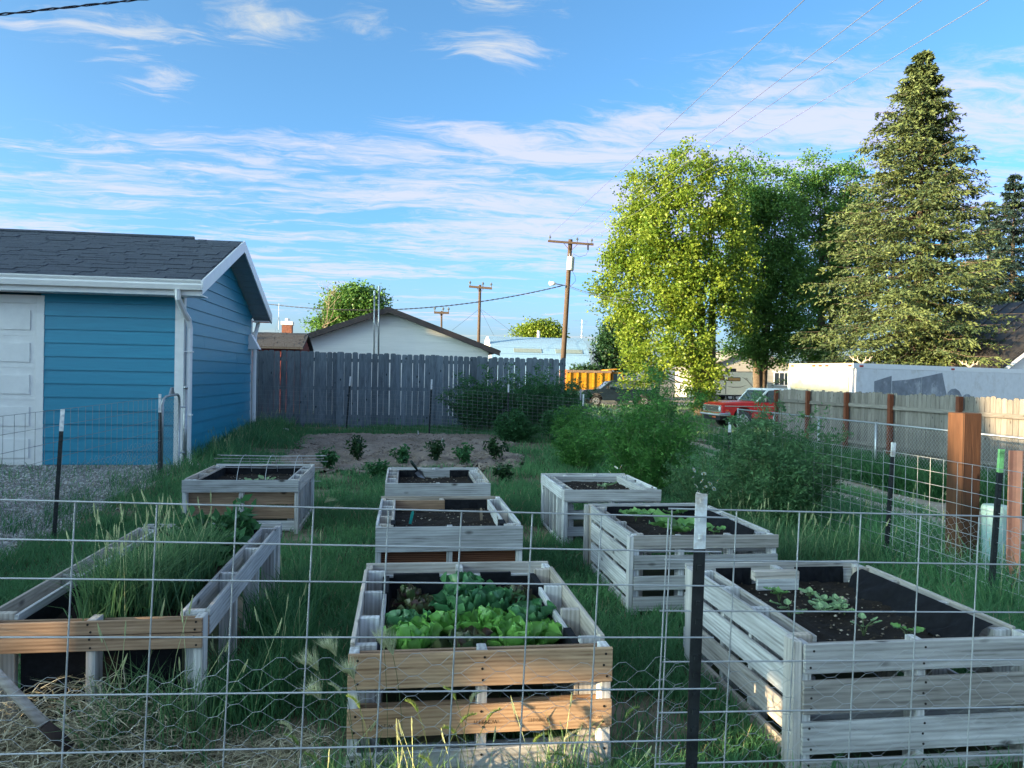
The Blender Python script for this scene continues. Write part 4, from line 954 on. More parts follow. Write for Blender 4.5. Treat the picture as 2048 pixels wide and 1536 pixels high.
# ================================================================== BUILDINGS BEYOND
def rel(mb, o): mb.v = [(x-o[0], y-o[1], z-o[2]) for x, y, z in mb.v]; return mb
CREAM = mat_wood('cream_siding', (.74, .74, .72), (.84, .83, .81), .03, gscale=.5, bump=.2, rough=.6, knots=False)
BROWN_F = mat_plain('brown_fascia', (.075, .055, .05), .6)
DKROOF = mat_plain('dark_metal_roof', (.035, .033, .035), .45, .2, var=.2)
RED_W = mat_plain('barn_red_paint', (.18, .03, .022), .7, var=.2)
BRICK = mat_plain('brick', (.22, .09, .06), .9, var=.25, scale=18)
def white_house():
    Y = 27.5; pk = atY(778, 617, Y); er = atY(997, 703, Y); sl = (pk[2]-er[2])/(er[0]-pk[0]); hw = er[0]-pk[0]; gz = -.3
    o = (pk[0], Y, gz); h = thing('white_gable_house', 'white sided building with brown fascia rising behind the tall plank fence', 'building', o)
    wall = hw-.35; 
    obj('wall', rel(MB().prism([(pk[0]-wall, gz), (pk[0]+wall, gz), (pk[0]+wall, pk[2]-.16-sl*wall), (pk[0], pk[2]-.16), (pk[0]-wall, pk[2]-.16-sl*wall)], 'y', Y+.03, Y+9), o), CREAM, h)
    z = 1.2; ex = .262
    while z < pk[2]-.2:
        z1 = min(z+ex+.01, pk[2]-.14)
        def lim(zz): return min(wall, (pk[2]-.15-zz)/sl)
        a0, a1 = lim(z), max(.01, lim(z1))
        v = [(-a0, .0, 0), (a0, .0, 0), (a0, .04, 0), (-a0, .04, 0), (-a1, .012, z1-z), (a1, .012, z1-z), (a1, .04, z1-z), (-a1, .04, z1-z)]
        obj('siding_board', MB().add(v, [(0, 3, 2, 1), (4, 5, 6, 7), (0, 1, 5, 4), (1, 2, 6, 5), (2, 3, 7, 6), (3, 0, 4, 7)]), CREAM, h, (0, 0, z-gz)); z += ex
    for s in (-1, 1):
        poly = [(pk[0], pk[2]-.17), (pk[0], pk[2]), (pk[0]+s*hw, pk[2]-sl*hw), (pk[0]+s*hw, pk[2]-sl*hw-.17)]
        obj('fascia', rel(MB().prism(poly, 'y', Y-.42, Y-.38), o), BROWN_F, h)
        poly = [(pk[0], pk[2]-.03), (pk[0], pk[2]+.03), (pk[0]+s*hw*1.01, pk[2]-sl*hw*1.01+.03), (pk[0]+s*hw*1.01, pk[2]-sl*hw*1.01-.03)]
        obj('roof', rel(MB().prism(poly, 'y', Y-.379, Y+9.4), o), BROWN_F, h)
    for (px, top, r) in ((748, 588, .024), (757, 579, .03)):
        b = atY(px, 712, Y-.5); t = atY(px+1, top, Y-.5)
        q = obj('vent_pipe', rel(MB().cyl(b, t, r, r, 8), o), GALV, h, smooth=True)
        obj('cap', rel(MB().cyl(t-np.array([0, 0, .05]), t+np.array([0, 0, .12]), r*1.8, r*1.5, 8), o), GALV, q)
    b = atY(755, 650, Y-.5)
white_house()
def shed():
    Y = 22.9; e = atY(606, 695, Y); r = atY(600, 667, Y+1.3); o = (e[0], Y, 0.0)
    s = thing('small_shed', 'low red shed with a grey shingle roof between the garage and the white building', 'shed', o)
    W = 3.6; zr, ze = r[2], e[2]
    obj('wall', rel(MB().prism([(Y+.15, -.3), (Y+2.45, -.3), (Y+2.45, ze-.03), (Y+1.3, zr-.08), (Y+.15, ze-.03)], 'x', e[0]-W, e[0]-.12), o), RED_W, s)
    for i in range(9):
        yy = Y+.3+i*.25; zt = zr-.1-abs(yy-(Y+1.3))*(zr-ze)/1.3
        obj('red_plank', rel(MB().box(e[0]-.119, e[0]-.095, yy-.11, yy+.11, -.2, zt), o), RED_W, s)
    for a, b in ((Y, Y+1.3), (Y+2.6, Y+1.3)):
        obj('roof', rel(MB().prism([(a, ze-.05), (b, zr-.05), (b, zr), (a, ze)], 'x', e[0]-W-.1, e[0]), o), SHINGLE2, s)
    rest = MB(); n = 9; ang = math.atan2(zr-ze, 1.3)
    for c in range(n):
        y0 = Y+1.3*c/n; z0 = ze+(zr-ze)*c/n; x = e[0]-random.random()*.2
        while x > e[0]-2.4:
            wd = random.uniform(.2, .4); h = .006+.008*random.random(); rest.prism([(y0-.01, z0+.002), (y0+.15, z0+.15*math.tan(ang)+.002), (y0+.15, z0+.15*math.tan(ang)+h), (y0-.01, z0+h)], 'x', x-wd+.008, x); x -= wd
    stuff(obj('shingles', rel(rest, o), SHINGLE2, s))
SHINGLE2 = mat_plain('grey_shingle', (.05, .056, .066), .9, var=.35, scale=30, bump=.3)
shed()
c = atd(575, 648, 34); o = (c[0], c[1], -.4); ch = thing('brick_chimney', 'small brick chimney with white cap showing over the shed roof', 'chimney', o)
obj('stack', MB().box(-.21, .21, -.21, .21, 0, c[2]-.05+.4), BRICK, ch); obj('cap', MB().box(-.25, .25, -.25, .25, c[2]-.05+.4, c[2]+.10+.4), WHITE, ch); obj('flue', MB().cyl((0, 0, c[2]+.5), (0, 0, c[2]+.64), .10, .10, 8), WHITE, ch)
def antenna(px, py0, py1, d, label, arms):
    b = atd(px, py1, d); t = atd(px, py0, d); o = thing('tv_antenna', label, 'antenna', (b[0], b[1], b[2])); h = t[2]-b[2]; s = .008*d/34
    obj('mast', MB().cyl((0, 0, 0), (0, 0, h), s, s, 5), GALV, o)
    for a in range(3): obj('strut', MB().cyl((0, 0, h*.55), (.3*h*math.cos(a*2.1+.5)*.5, .3*h*math.sin(a*2.1+.5)*.5, 0), s*.6, s*.6, 4), GALV, o)
    for (z, L, x0) in arms: obj('element', MB().cyl((x0*h, 0, z*h), ((x0+L)*h, 0, z*h), s*.7, s*.7, 4), GALV, o)
    if len(arms) > 1: obj('element', MB().tube([(.15*h, 0, .98*h), (.3*h, 0, .86*h), (.15*h, 0, .74*h)], s*.6, 4), GALV, o)
antenna(557, 607, 664, 38, 'thin aerial mast on a tripod behind the shed roof', ((.97, .5, -.25),))
QZ = 5.6
def quonset():
    d = 74; a = atd(985, 700, d); b = atd(1192, 700, d); Yf = a[1]; o = ((a[0]+b[0])/2, Yf, -.5)
    q = thing('quonset_hut', 'pale arched metal hut beyond the utility pole', 'hut', o); top = atd(1090, 674, d+5)[2]+.5
    hl = (b[0]-a[0])/2; R = 5.6; SKIN = mat_plain('pale_corrugated_steel', (.20, .33, .48), .6, 0, var=.06)
    n = 24; ns = 40; prof = []
    for i in range(n+1):
        t = math.pi*i/n; prof.append((R-R*math.cos(t), top*math.sin(t)**.8))
    V = []; F = []
    for k in range(ns*2+1):
        x = -hl+2*hl*k/(ns*2); e = .003 if k % 2 else 0.0
        for (y, z) in prof: V.append((x, y+(e if y > R else -e), z+e))
    for k in range(ns*2):
        for i in range(n): F.append((k*(n+1)+i, k*(n+1)+i+1, (k+1)*(n+1)+i+1, (k+1)*(n+1)+i))
    obj('arched_shell', MB().add(V, F), SKIN, q)
    for x in (-hl+.05, hl-.05): obj('end_wall', MB().add([(x, y, z) for y, z in prof], [tuple(range(n+1))]), WHITE, q)
    for k in range(1, 9):
        i0 = 3+k
        t = math.pi*k/18; y = R-R*math.cos(t); z = top*math.sin(t)**.8
        obj('sheet_seam', MB().box(-hl, hl, y-.04, y+.01, z-.012, z+.012), SKIN, q)
    for (p0, p1) in ((1030, 1088), (1117, 1174)):
        xa = atd(p0, 698, d+1)[0]-o[0]; xb = atd(p1, 698, d+1)[0]-o[0]; z0 = atd(1100, 705, d+1)[2]+.5; z1 = atd(1100, 697, d+1)[2]+.5
        def yy(z): return R-R*math.cos(math.asin(min(1, (z/top)**1.25)))
        w_ = obj('skylight_strip', MB().add([(xa, yy(z0)-.06, z0), (xb, yy(z0)-.06, z0), (xb, yy(z1)-.06, z1), (xa, yy(z1)-.06, z1), (xa, yy(z0)+.1, z0), (xb, yy(z0)+.1, z0), (xb, yy(z1)+.1, z1), (xa, yy(z1)+.1, z1)],
            [(0, 1, 2, 3), (0, 4, 5, 1), (1, 5, 6, 2), (2, 6, 7, 3), (3, 7, 4, 0)]), mat_plain('dull_fibreglass', (.20, .25, .25), .4), q)
    obj('vent', MB().cyl((.5, R, top-.1), (.5, R, top+.7), .15, .15, 8), WHITE, q)
quonset()
antenna(1163, 640, 676, 80, 'roof aerial with an arrow-shaped head behind the arched hut', ((.95, .9, -.55), (.75, .3, -.1)))

# ---------------- utility poles and wires
def upole(label, base_px, top_px, d, arm, r0, r1, extras=False):
    t = atd(*top_px, d); b = atd(*base_px, d); dz = (b-t)/(b[2]-t[2]); b = t+dz*(-.5-t[2]); o = tuple(b)
    p = thing('utility_pole', label, 'utility pole', o); t = t-b
    obj('pole', MB().tube([(0, 0, 0), t*.5, t], [r0, (r0+r1)/2, r1], 10), POLE_W, p, smooth=True)
    a = atd(arm[0][0], arm[0][1], d-.25)-b; c = atd(arm[1][0], arm[1][1], d-.25)-b; u = (c-a)/np.linalg.norm(c-a); s = .06*d/45
    m = MB(); v = []
    for q in (a, c):
        for (dy, dz_) in ((-s*.8, -s), (s*.8, -s), (s*.8, s), (-s*.8, s)): v.append((q[0], q[1]+dy, q[2]+dz_))
    m.add(v, [(0, 1, 2, 3), (4, 7, 6, 5), (0, 4, 5, 1), (1, 5, 6, 2), (2, 6, 7, 3), (3, 7, 4, 0)]); obj('crossarm', m, POLE_W, p)
    ins = []
    for f in (.04, .64, .96) if extras else (.04, .96, .6):
        q = a+(c-a)*f; ins.append(q+b); h = .27*d/45
        i_ = obj('insulator', MB().tube([q+(0, 0, s), q+(0, 0, s+h*.4), q+(0, 0, s+h*.6), q+(0, 0, s+h)], [h*.1, h*.12, h*.3, h*.12], 6), mat_plain('insulator_glaze', (.10, .12, .14), .3), p)
    for sg in (-1, 1):
        q = (a+c)/2+(c-a)*.17*sg; e = t*.93
        obj('brace', MB().cyl(q, e+(0, -.15, 0), s*.35, s*.35, 4), POLE_W, p)
    return p, np.array(o), np.array(t), ins
p, PB, PT, INS = upole('big wooden utility pole with a grey transformer and street lamp', (1126, 725), (1141, 479), 45, ((1096, 482), (1187, 489)), .17, .13, True)
tr = atd(1140, 541, 44.7)-PB; tt = atd(1142, 514, 44.7)-PB
tf = obj('transformer', MB().tube([tr, tr+(tt-tr)*.03, tr+(tt-tr)*.97, tt, tt+(0, 0, .03)], [.19, .215, .215, .20, .05], 14), mat_plain('transformer_grey', (.42, .44, .45), .5), p)
obj('bushing', MB().cyl(tt+(.06, 0, 0), tt+(.10, 0, .22), .035, .025, 6), GALV, tf)
obj('bushing', MB().cyl(tt+(-.08, 0, 0), tt+(-.09, 0, .2), .035, .025, 6), GALV, tf)
la = atd(1130, 571, 44.9)-PB; lb = atd(1108, 567, 44.6)-PB; lc = atd(1099, 567, 44.6)-PB
obj('lamp_arm', MB().tube([la, lb], .03, 6), GALV, p); obj('lamp_head', MB().tube([lb+(.1, 0, 0), lb, lc, lc-(.03, 0, .02)], [.05, .11, .12, .05], 8), WHITE, p, smooth=True)
wr = lambda pts, r, nm='lead_wire': obj(nm, MB().tube(pts, r, 4), mat_plain('black_cable', (.03, .03, .035), .6), p)
A = lambda x, y: atd(x, y, 44.7)-PB
wr([A(1147, 508), A(1158, 514), A(1172, 510), A(1177, 500), A(1176, 489), A(1174, 479)], .012); wr([A(1144, 541), A(1150, 552), A(1151, 562), A(1144, 570), A(1138, 572)], .014); wr([A(1176, 489), A(1176, 500)], .06)
p2, PB2, PT2, INS2 = upole('plain wooden utility pole right of the white building', (957, 690), (960, 570), 76, ((938, 573), (984, 577)), .17, .14)
p3_, PB3, PT3, INS3 = upole('small distant utility pole above the white roof', (883, 655), (883, 622), 112, ((868, 625), (898, 626)), .16, .13)
WHITEWIRE = mat_plain('sunlit_aluminium_wire', (.22, .22, .23), .35, .5); BLACKC = mat_plain('black_service_cable', (.02, .02, .028), .6)
def cable(label, a, b, sag, r, m_, n=24, twist=0):
    a = np.array(a, float); b = np.array(b, float); ts = np.linspace(0, 1, n); P = a[None]*(1-ts)[:, None]+b[None]*ts[:, None]; P[:, 2] -= sag*4*ts*(1-ts)
    mb = MB()
    if twist:
        L = np.linalg.norm(b-a); m = int(L/twist*4); ts = np.linspace(0, 1, m); P = a[None]*(1-ts)[:, None]+b[None]*ts[:, None]; P[:, 2] -= sag*4*ts*(1-ts)
        for k in range(2):
            ph = ts*L/twist*6.283+k*3.14; Q = P.copy(); Q[:, 2] += np.sin(ph)*r; Q[:, 1] += np.cos(ph)*r; mb.tube(Q, r*.8, 4)
    else: mb.tube(P, r, 4)
    return tag(obj('overhead_cable', mb, m_), label, 'cable')
tops = [(1595, 0), (1750, 0), (1826, 0), (1956, 0)]; starts = [INS[0]+(0, 0, .3), INS[1]+(0, 0, .3), INS[2]+(0, 0, .3), PB+PT+(0, 0, .05)]
NM = ('first', 'second', 'third', 'fourth'); ends = []
order = [INS[0]+(0, 0, .35), PB+PT+(0, 0, .08), INS[1]+(0, 0, .35), INS[2]+(0, 0, .35)]
for k in range(4):
    e = atd(*tops[k], 14.5); a = order[k]; b = a+(e-a)*1.9; ends.append(b)
    cable('bright power line slanting across the upper right sky, %s from the left' % NM[k], a, b, .12, .0075, WHITEWIRE, 30)
cable('dark twisted cable sagging to the big utility pole over the white roof', atd(520, 606, 46), atd(1126, 571, 44.8), .85, .022, BLACKC, twist=.6)
cable('dark service cable from the big utility pole into the poplar', atd(1138, 572, 44.9), atd(1260, 598, 40), .15, .018, BLACKC)
cable('thin line below the service cable from the big pole', atd(1138, 575, 44.9), atd(1260, 606, 40), .1, .010, BLACKC)
cable('thick twisted cable crossing the top left corner of the sky', atd(-120, 42, 9), atd(420, -16, 11.5), .0, .012, BLACKC, twist=.55)
for k, (q, lb_) in enumerate((((905, 660), 'guy line left of the plain pole'), ((1030, 668), 'longer guy line right of the plain pole'), ((988, 672), 'shorter guy line right of the plain pole'))):
    cable(lb_, atd(960, 617, 75.8), atd(*q, 72), 0, .012, BLACKC, 4)
np_ = np.mean(ends, 0); npo = thing('utility_pole', 'utility pole behind the viewpoint that carries the power lines', 'utility pole', (np_[0], np_[1], -.3))
obj('pole', MB().cyl((0, 0, 0), (0, 0, np_[2]+.2), .17, .13, 10), POLE_W, npo); obj('crossarm', MB().box(-1.9, 1.9, -.06, .06, np_[2]-.05, np_[2]+.1), POLE_W, npo)

# ---------------- white box trailer
def trailer():
    c = np.array([13.2, 21.3]); a = R_(20); L, W_ = 12.5, 2.45; zt = 2.20; zb = -.45
    t = thing('white_box_trailer', 'long white box trailer with patches of scraped-off lettering behind the picket fence', 'trailer', (c[0], c[1], zb), a)
    h = zt-zb; WB = mat_plain('white_trailer_skin', (.70, .71, .72), .4, var=.05, dirt=(.55, .53, .50)); YW = mat_plain('sun_yellow_stained_white', (.48, .42, .30), .6, var=.1, dirt=(.55, .36, .16))  # end face: yellow of sunlight put into the base, plus orange stain patches
    obj('box', MB().box(.03, L, .03, W_-.03, .0, h-.03), WB, t)
    for i in range(12):                                   # riveted side sheets
        x0 = .12+i*.95; obj('side_panel', MB().box(x0, x0+.944, .005, .029, .35, h-.14), WB, t)
    obj('top_rail', MB().box(0, L, 0, .032, h-.135, h+.012), WHITE_T, t); obj('top_rail', MB().box(-.0, .031, .033, W_, h-.22, h+.011), YW, t)
    for y in (.0, W_-.10): obj('end_post', MB().box(-.012, .03, y+.034, y+.12, 0, h-.221), WHITE_T, t)
    d = obj('roll_door', MB().box(.0, .028, .16, W_-.11, .0, h-.225), YW, t)
    for i in range(5): obj('door_slat', MB().box(-.006, .001, .165, W_-.115, .42*i+.05, .42*i+.46), YW, d)
    REDL = mat_plain('red_lens', (.4, .03, .02), .3)
    for y in (.12, .95, 1.2, 1.45, W_-.15): obj('marker_light', MB().box(-.012, -.001, y-.06, y+.06, h-.09, h-.04), REDL, t)
    for x in (.35, 4.8): obj('marker_light', MB().box(x-.08, x+.08, -.012, -.001, h-.10, h-.045), REDL, t)
    GHOST = mat_plain('grey_lettering_ghost', (.22, .24, .27), .6, var=.2, scale=3.5, dirt=(.66, .67, .68))
    def ghost(poly): obj('lettering_patch', MB().prism(poly, 'y', -.0015, .004), GHOST, t)
    ghost([(.95, h-.52), (1.75, h-.34), (1.75, h-.92), (.95, h-.98)])
    ghost([(1.78, h-.50), (2.6, h-.44), (3.2, h-.36), (3.2, h-1.0), (2.5, h-.98), (1.78, h-.95)])
    ghost([(3.22, h-.36), (4.25, h-.20), (4.55, h-1.06), (3.22, h-1.0)])
    ghost([(4.9+.45*math.cos(q), h-1.12+.42*math.sin(q)) for q in np.linspace(0, 6.2, 14)])
    ghost([(5.6+.3*math.cos(q), h-1.15+.28*math.sin(q)) for q in np.linspace(0, 6.2, 12)])
    # shed antlers lying on the roof
    for (x, y) in ((1.0, .5), (6.2, .3)):
        w0 = (c[0]+x*math.cos(a)-y*math.sin(a), c[1]+x*math.sin(a)+y*math.cos(a), zt+.01); AN = mat_plain('bleached_antler', (.55, .42, .30), .7)
        an = thing('antler', 'bleached antlers lying on the %s of the white trailer roof' % ('left end' if x < 2 else 'middle'), 'antlers', w0)
        for s in (-1, 1):
            b = obj('beam', MB().tube([(0, 0, 0), (s*.12, 0, .10), (s*.26, .02, .14), (s*.38, .03, .24)], [.03, .028, .022, .008], 6), AN, an)
            for f in (.12, .26): obj('tine', MB().tube([(s*f, 0, .10), (s*(f+.03), 0, .24)], [.018, .004], 5), AN, b)
trailer()
# ---------------- grey house with window, dark-roofed house
def grey_house():
    d = 92; pk = atd(1503, 697, d); er = atd(1612, 740, d); Y = pk[1]; hw = er[0]-pk[0]; sl = (pk[2]-er[2])/hw; o = (pk[0], Y, -.5)
    h = thing('grey_sided_house', 'grey-beige sided house with a white window behind the camper', 'house', o); SID = mat_wood('grey_beige_siding', (.30, .29, .26), (.40, .38, .34), .05, gscale=.4, bump=.2, knots=False); ht = pk[2]+.5
    wl = hw*.95
    obj('wall', MB().prism([(-wl, 0), (wl, 0), (wl, ht-.2-sl*wl), (0, ht-.2), (-wl, ht-.2-sl*wl)], 'y', .05, 9), SID, h)
    z = 0.2
    while z < ht-.5:
        a0 = min(wl, (ht-.22-z)/sl); obj('siding_board', MB().prism([(0.0, z), (.05, z), (.05, z+.3), (.03, z+.3)], 'x', -a0, min(a0, (ht-.22-z-.3)/sl+.3)), SID, h); z += .29
    for s in (-1, 1):
        obj('roof', MB().prism([(0, ht-.18), (0, ht), (s*hw, ht-sl*hw), (s*hw, ht-sl*hw-.18)], 'y', -.5, 9.5), mat_plain('tan_shingle_roof', (.30, .27, .24), .9, var=.15), h)
    a = atd(1551, 771, d); b = atd(1584, 745, d); x0, x1, z0, z1 = a[0]-o[0], b[0]-o[0], a[2]+.5, b[2]+.5
    wdw = obj('window', MB().box(x0, x1, -.06, .02, z0, z1), WHITE, h); m = (x1-x0)/3; GL = mat_glass('window_glass')
    for i in range(3): obj('pane', MB().box(x0+m*i+.06, x0+m*(i+1)-.04, -.07, -.058, z0+.08, z1-.08), GL, wdw)
    obj('lintel', MB().box(x0-.2, x1+.2, -.08, .02, z1+.01, z1+.16), WHITE, wdw)
grey_house()
def dark_house():
    Y = 30.0; e = atY(1985, 740, Y); sl = .74; o = (e[0], Y, -.5); h = thing('dark_roofed_house', 'white house with a dark metal roof at the right edge beyond the trailer', 'house', o); W_ = 9.0; ze = e[2]+.5
    obj('wall', MB().prism([(.3, 0), (W_-.3, 0), (W_-.3, ze-.05), (W_/2, ze+sl*W_/2-.30), (.3, ze-.05)], 'y', 0, 8), CREAM, h)
    for i in range(14):
        z = ze-.9+i*.24; x0 = max(.3, (z-ze+.3)/sl+.05); 
        if x0 < W_-x0: obj('siding_board', MB().prism([(-.03, z), (.01, z), (.01, z+.25), (-.012, z+.25)], 'x', x0, W_-x0), CREAM, h)
    for s in (0, 1):
        A_ = (0, ze); B_ = (W_/2, ze+sl*W_/2)
        if s: A_ = (W_, ze)
        obj('roof', MB().prism([(A_[0], A_[1]-.02), (B_[0], B_[1]-.02), (B_[0], B_[1]+.10), (A_[0], A_[1]+.10)], 'y', -.5, 8.5), DKROOF, h)
        obj('rake_board', MB().prism([(A_[0], A_[1]-.20), (B_[0], B_[1]-.20), (B_[0], B_[1]-.02), (A_[0], A_[1]-.02)], 'y', -.5, -.46), WHITE_T, h)
    obj('porch_roof', MB().prism([(-1.6, ze-.35), (-.0, ze-.0), (-.0, ze+.03), (-1.6, ze-.30)], 'x', -.5, 1.6), DKROOF, h)
    for i in range(5): obj('roof_seam', MB().prism([(-1.6, ze-.30), (-.0, ze+.03), (-.0, ze+.06), (-1.6, ze-.27)], 'x', -.45+i*.48, -.42+i*.48), DKROOF, h)
    for i in range(9):
        y = -.4+i*.95; obj('roof_seam', MB().prism([(.02, ze+.10), (W_/2, ze+sl*W_/2+.10), (W_/2, ze+sl*W_/2+.13), (.02, ze+.13)], 'y', y, y+.04), DKROOF, h)
dark_house()
# ---------------- unseen house and fence added left of the view to shade the garden
def neighbour():  # added shade casters; wing heights set where their shadows should end
    o = (-25, 0, -.2); h = thing('shade_caster_house', 'long unseen house added left of the view to shade the garden', 'house', o)
    ST = mat_plain('stucco', (.55, .50, .43), .9)
    def wing(y0, y1, ze, zr, zb=0):
        obj('wall', MB().box(-2.7, 2.7, y0, y1, zb, ze), ST, h); obj('roof', MB().prism([(-3.2, ze+.01), (3.2, ze+.01), (0, zr)], 'y', y0-.0, y1+.0), SHINGLE, h)
    wing(-28, -6.71, 4.6, 6.9); wing(-3.29, 2.4, 4.6, 6.85); wing(2.41, 14, 5.2, 8.0)
    obj('shade_lintel', MB().box(2.3, 2.69, -6.70, -3.30, 4.47, 6.9), ST, h)  # added to cap the gap that lets sun through
    b = thing('gapped_shade_fence', 'unseen board fence added left of the view, with gaps for sun patches', 'fence', (-7, 0, 0))  # added out of view; its gaps shape the sun patches on the planters
    y = -3.0
    while y < 9.0:
        if not (.37 < y+.09 < .66 or 1.70 < y+.09 < 1.86): obj('board', MB().box(-.01, .01, y, y+.145, 0, 2.2), PICKET_R, b)
        y += .15
neighbour()

# ================================================================== VEHICLES
TYRE = mat_plain('tyre_rubber', (.018, .018, .019), .8, var=.2); RIM = mat_plain('alloy_rim', (.5, .5, .52), .35, .7); CHROME = mat_plain('chrome', (.72, .73, .74), .18, .95, var=.03, bump=0)
GLASS = mat_glass('car_glass', (.05, .08, .10)); BLACKP = mat_plain('black_plastic', (.015, .015, .016), .6)
def wheel(par, x, y, r, w_, side):
    wobj = obj('wheel', MB().tube([(x, y-w_/2, r), (x, y-w_/2+.03, r), (x, y+w_/2-.03, r), (x, y+w_/2, r)], [r*.86, r, r, r*.86], 24), TYRE, par)
    ys = y+side*(w_/2+.004)
    obj('rim', MB().tube([(x, ys-side*.03, r), (x, ys, r), (x, ys+side*.006, r)], [r*.62, r*.62, r*.52], 20), RIM, wobj)
    for k in range(5):
        a = k*1.2566; obj('spoke_gap', MB().cyl((x+r*.36*math.cos(a), ys+side*.004, r+r*.36*math.sin(a)), (x+r*.36*math.cos(a), ys+side*.010, r+r*.36*math.sin(a)), r*.12, r*.10, 8), BLACKP, wobj)
    obj('hub', MB().cyl((x, ys, r), (x, ys+side*.03, r), r*.14, r*.10, 8), CHROME, wobj)
def arch(cx, r, z0, n=9): return [(cx+r*math.cos(t), z0+r*math.sin(t)) for t in np.linspace(0, math.pi, n)]
def red_pickup():
    f = atd(1424, 850, 34.0); gz = T(f[0], f[1]); t = thing('old_red_pickup', 'old red pickup with white roof and chrome grille parked by the picket fence', 'pickup', (f[0], f[1], gz), R_(180+3))
    RED = mat_plain('red_car_paint', (.55, .018, .022), .25, var=.08, scale=1.5, bump=0, spec=.6); WR = mat_plain('white_roof_paint', (.72, .76, .78), .35, var=.04)
    W_ = .96   # local: +x is ahead; the front end is x = 0
    prof = [(0, .55), (0, 1.08)] + [(-.12, 1.13), (-1.55, 1.20), (-1.60, 1.20), (-5.0, 1.20), (-5.0, .55)] + [(-3.55, .55)][:0]
    low = [(-5.0, .52), (-4.45, .52)] + arch(-3.95, .48, .52)[::-1][0:0] + [(-3.4, .52), (-1.44, .52)] + [(x, z) for x, z in arch(-.98, .47, .55)[::-1]][0:0]
    body = [(-.02, .62), (-.02, 1.04), (-.14, 1.10), (-1.60, 1.17), (-5.0, 1.17), (-5.0, .50), (-4.45, .50)] + arch(-3.98, .47, .50)[::-1] + [(-3.4, .46), (-1.48, .46)] + arch(-.99, .48, .50)[::-1] + [(-.40, .56)]
    obj('body', MB().prism(body, 'y', -W_, W_), RED, t)
    obj('hood', MB().add([(-.08, -.86, 1.085), (-.08, .86, 1.085), (-1.62, .88, 1.165), (-1.62, -.88, 1.165), (-.16, -.72, 1.14), (-.16, .72, 1.14), (-1.62, .74, 1.22), (-1.62, -.74, 1.22)],
        [(0, 1, 5, 4), (1, 2, 6, 5), (2, 3, 7, 6), (3, 0, 4, 7), (4, 5, 6, 7)]), RED, t)
    # cab: belt at 1.17, roof at 1.78
    cb = [(-1.62, 1.171), (-2.12, 1.70), (-3.18, 1.72), (-3.32, 1.171)]
    for s in (-1, 1):
        obj('pillar', MB().prism([(-1.60, 1.171), (-1.70, 1.171), (-2.20, 1.70), (-2.10, 1.70)], 'y', s*.86-.03, s*.86+.03), WR, t)
        obj('pillar', MB().prism([(-3.20, 1.171), (-3.34, 1.171), (-3.24, 1.71), (-3.10, 1.71)], 'y', s*.86-.03, s*.86+.03), WR, t)
        obj('side_window', MB().prism([(-1.72, 1.175), (-2.19, 1.69), (-3.10, 1.69), (-3.20, 1.175)], 'y', s*.855-.008, s*.855+.008), GLASS, t)
        obj('window_divider', MB().box(-2.16, -2.12, s*.865-.006, s*.865+.006, 1.175, 1.68), BLACKP, t)
        d = obj('door', MB().prism([(-1.78, .55), (-1.78, 1.14), (-3.15, 1.15), (-3.15, .55)], 'y', s*(W_+.004)-.004, s*(W_+.004)+.004), RED, t)
        obj('door_handle', MB().box(-3.02, -2.88, s*(W_+.015)-.008, s*(W_+.015)+.008, 1.02, 1.05), CHROME, d)
        obj('side_trim', MB().box(-4.9, -.10, s*(W_+.012)-.006, s*(W_+.012)+.006, .985, 1.015), CHROME, t)
        obj('mirror', MB().box(-1.95, -1.88, s*1.06-.08, s*1.06+.08, 1.22, 1.40), CHROME, t)
        obj('headlight', MB().tube([(-.02, s*.76, .88), (.035, s*.76, .88), (.05, s*.76, .88)], [.10, .10, .07], 14), mat_plain('headlamp_glass', (.6, .65, .66), .1, spec=.8), t)
        obj('marker_lamp', MB().box(-.30, -.16, s*(W_+.006)-.006, s*(W_+.006)+.006, .80, .84), mat_plain('amber_lens', (.7, .12, .03), .3), t)
        obj('fender_badge', MB().box(-.34, -.14, s*(W_+.006)-.005, s*(W_+.006)+.005, .73, .755), CHROME, t)
    obj('windshield', MB().add([(-1.63, -.83, 1.18), (-1.63, .83, 1.18), (-2.11, .80, 1.69), (-2.11, -.80, 1.69), (-1.66, -.83, 1.18), (-1.66, .83, 1.18), (-2.14, .80, 1.69), (-2.14, -.80, 1.69)], [(0, 1, 2, 3), (4, 7, 6, 5), (0, 4, 5, 1), (1, 5, 6, 2), (2, 6, 7, 3), (3, 7, 4, 0)]), GLASS, t)
    obj('roof', MB().add([(-2.02, -.87, 1.70), (-2.02, .87, 1.70), (-3.30, .87, 1.71), (-3.30, -.87, 1.71), (-2.16, -.74, 1.79), (-2.16, .74, 1.79), (-3.2, .74, 1.79), (-3.2, -.74, 1.79)], [(0, 3, 2, 1), (0, 1, 5, 4), (1, 2, 6, 5), (2, 3, 7, 6), (3, 0, 4, 7), (4, 5, 6, 7)]), WR, t)
    obj('rear_window', MB().prism([(-3.30, 1.18), (-3.34, 1.18), (-3.24, 1.69), (-3.20, 1.69)], 'y', -.8, .8), GLASS, t)
    gr = obj('grille', MB().box(-.03, .03, -.88, .88, .72, 1.03), CHROME, t)
    obj('grille_mesh', MB().box(.028, .036, -.62, .62, .77, .985), mat_plain('dark_grille', (.05, .055, .06), .4, .5), gr)
    for i in range(8): obj('grille_bar', MB().box(.034, .040, -.62, .62, .785+.026*i, .791+.026*i), CHROME, gr)
    for i in range(13): obj('grille_bar', MB().box(.034, .041, -.6+.1*i-.003, -.6+.1*i+.003, .775, .98), CHROME, gr)
    obj('emblem', MB().box(.036, .048, -.085, .085, .868, .892), CHROME, gr); obj('emblem_bar', MB().box(.036, .047, -.04, .04, .855, .905), CHROME, gr)
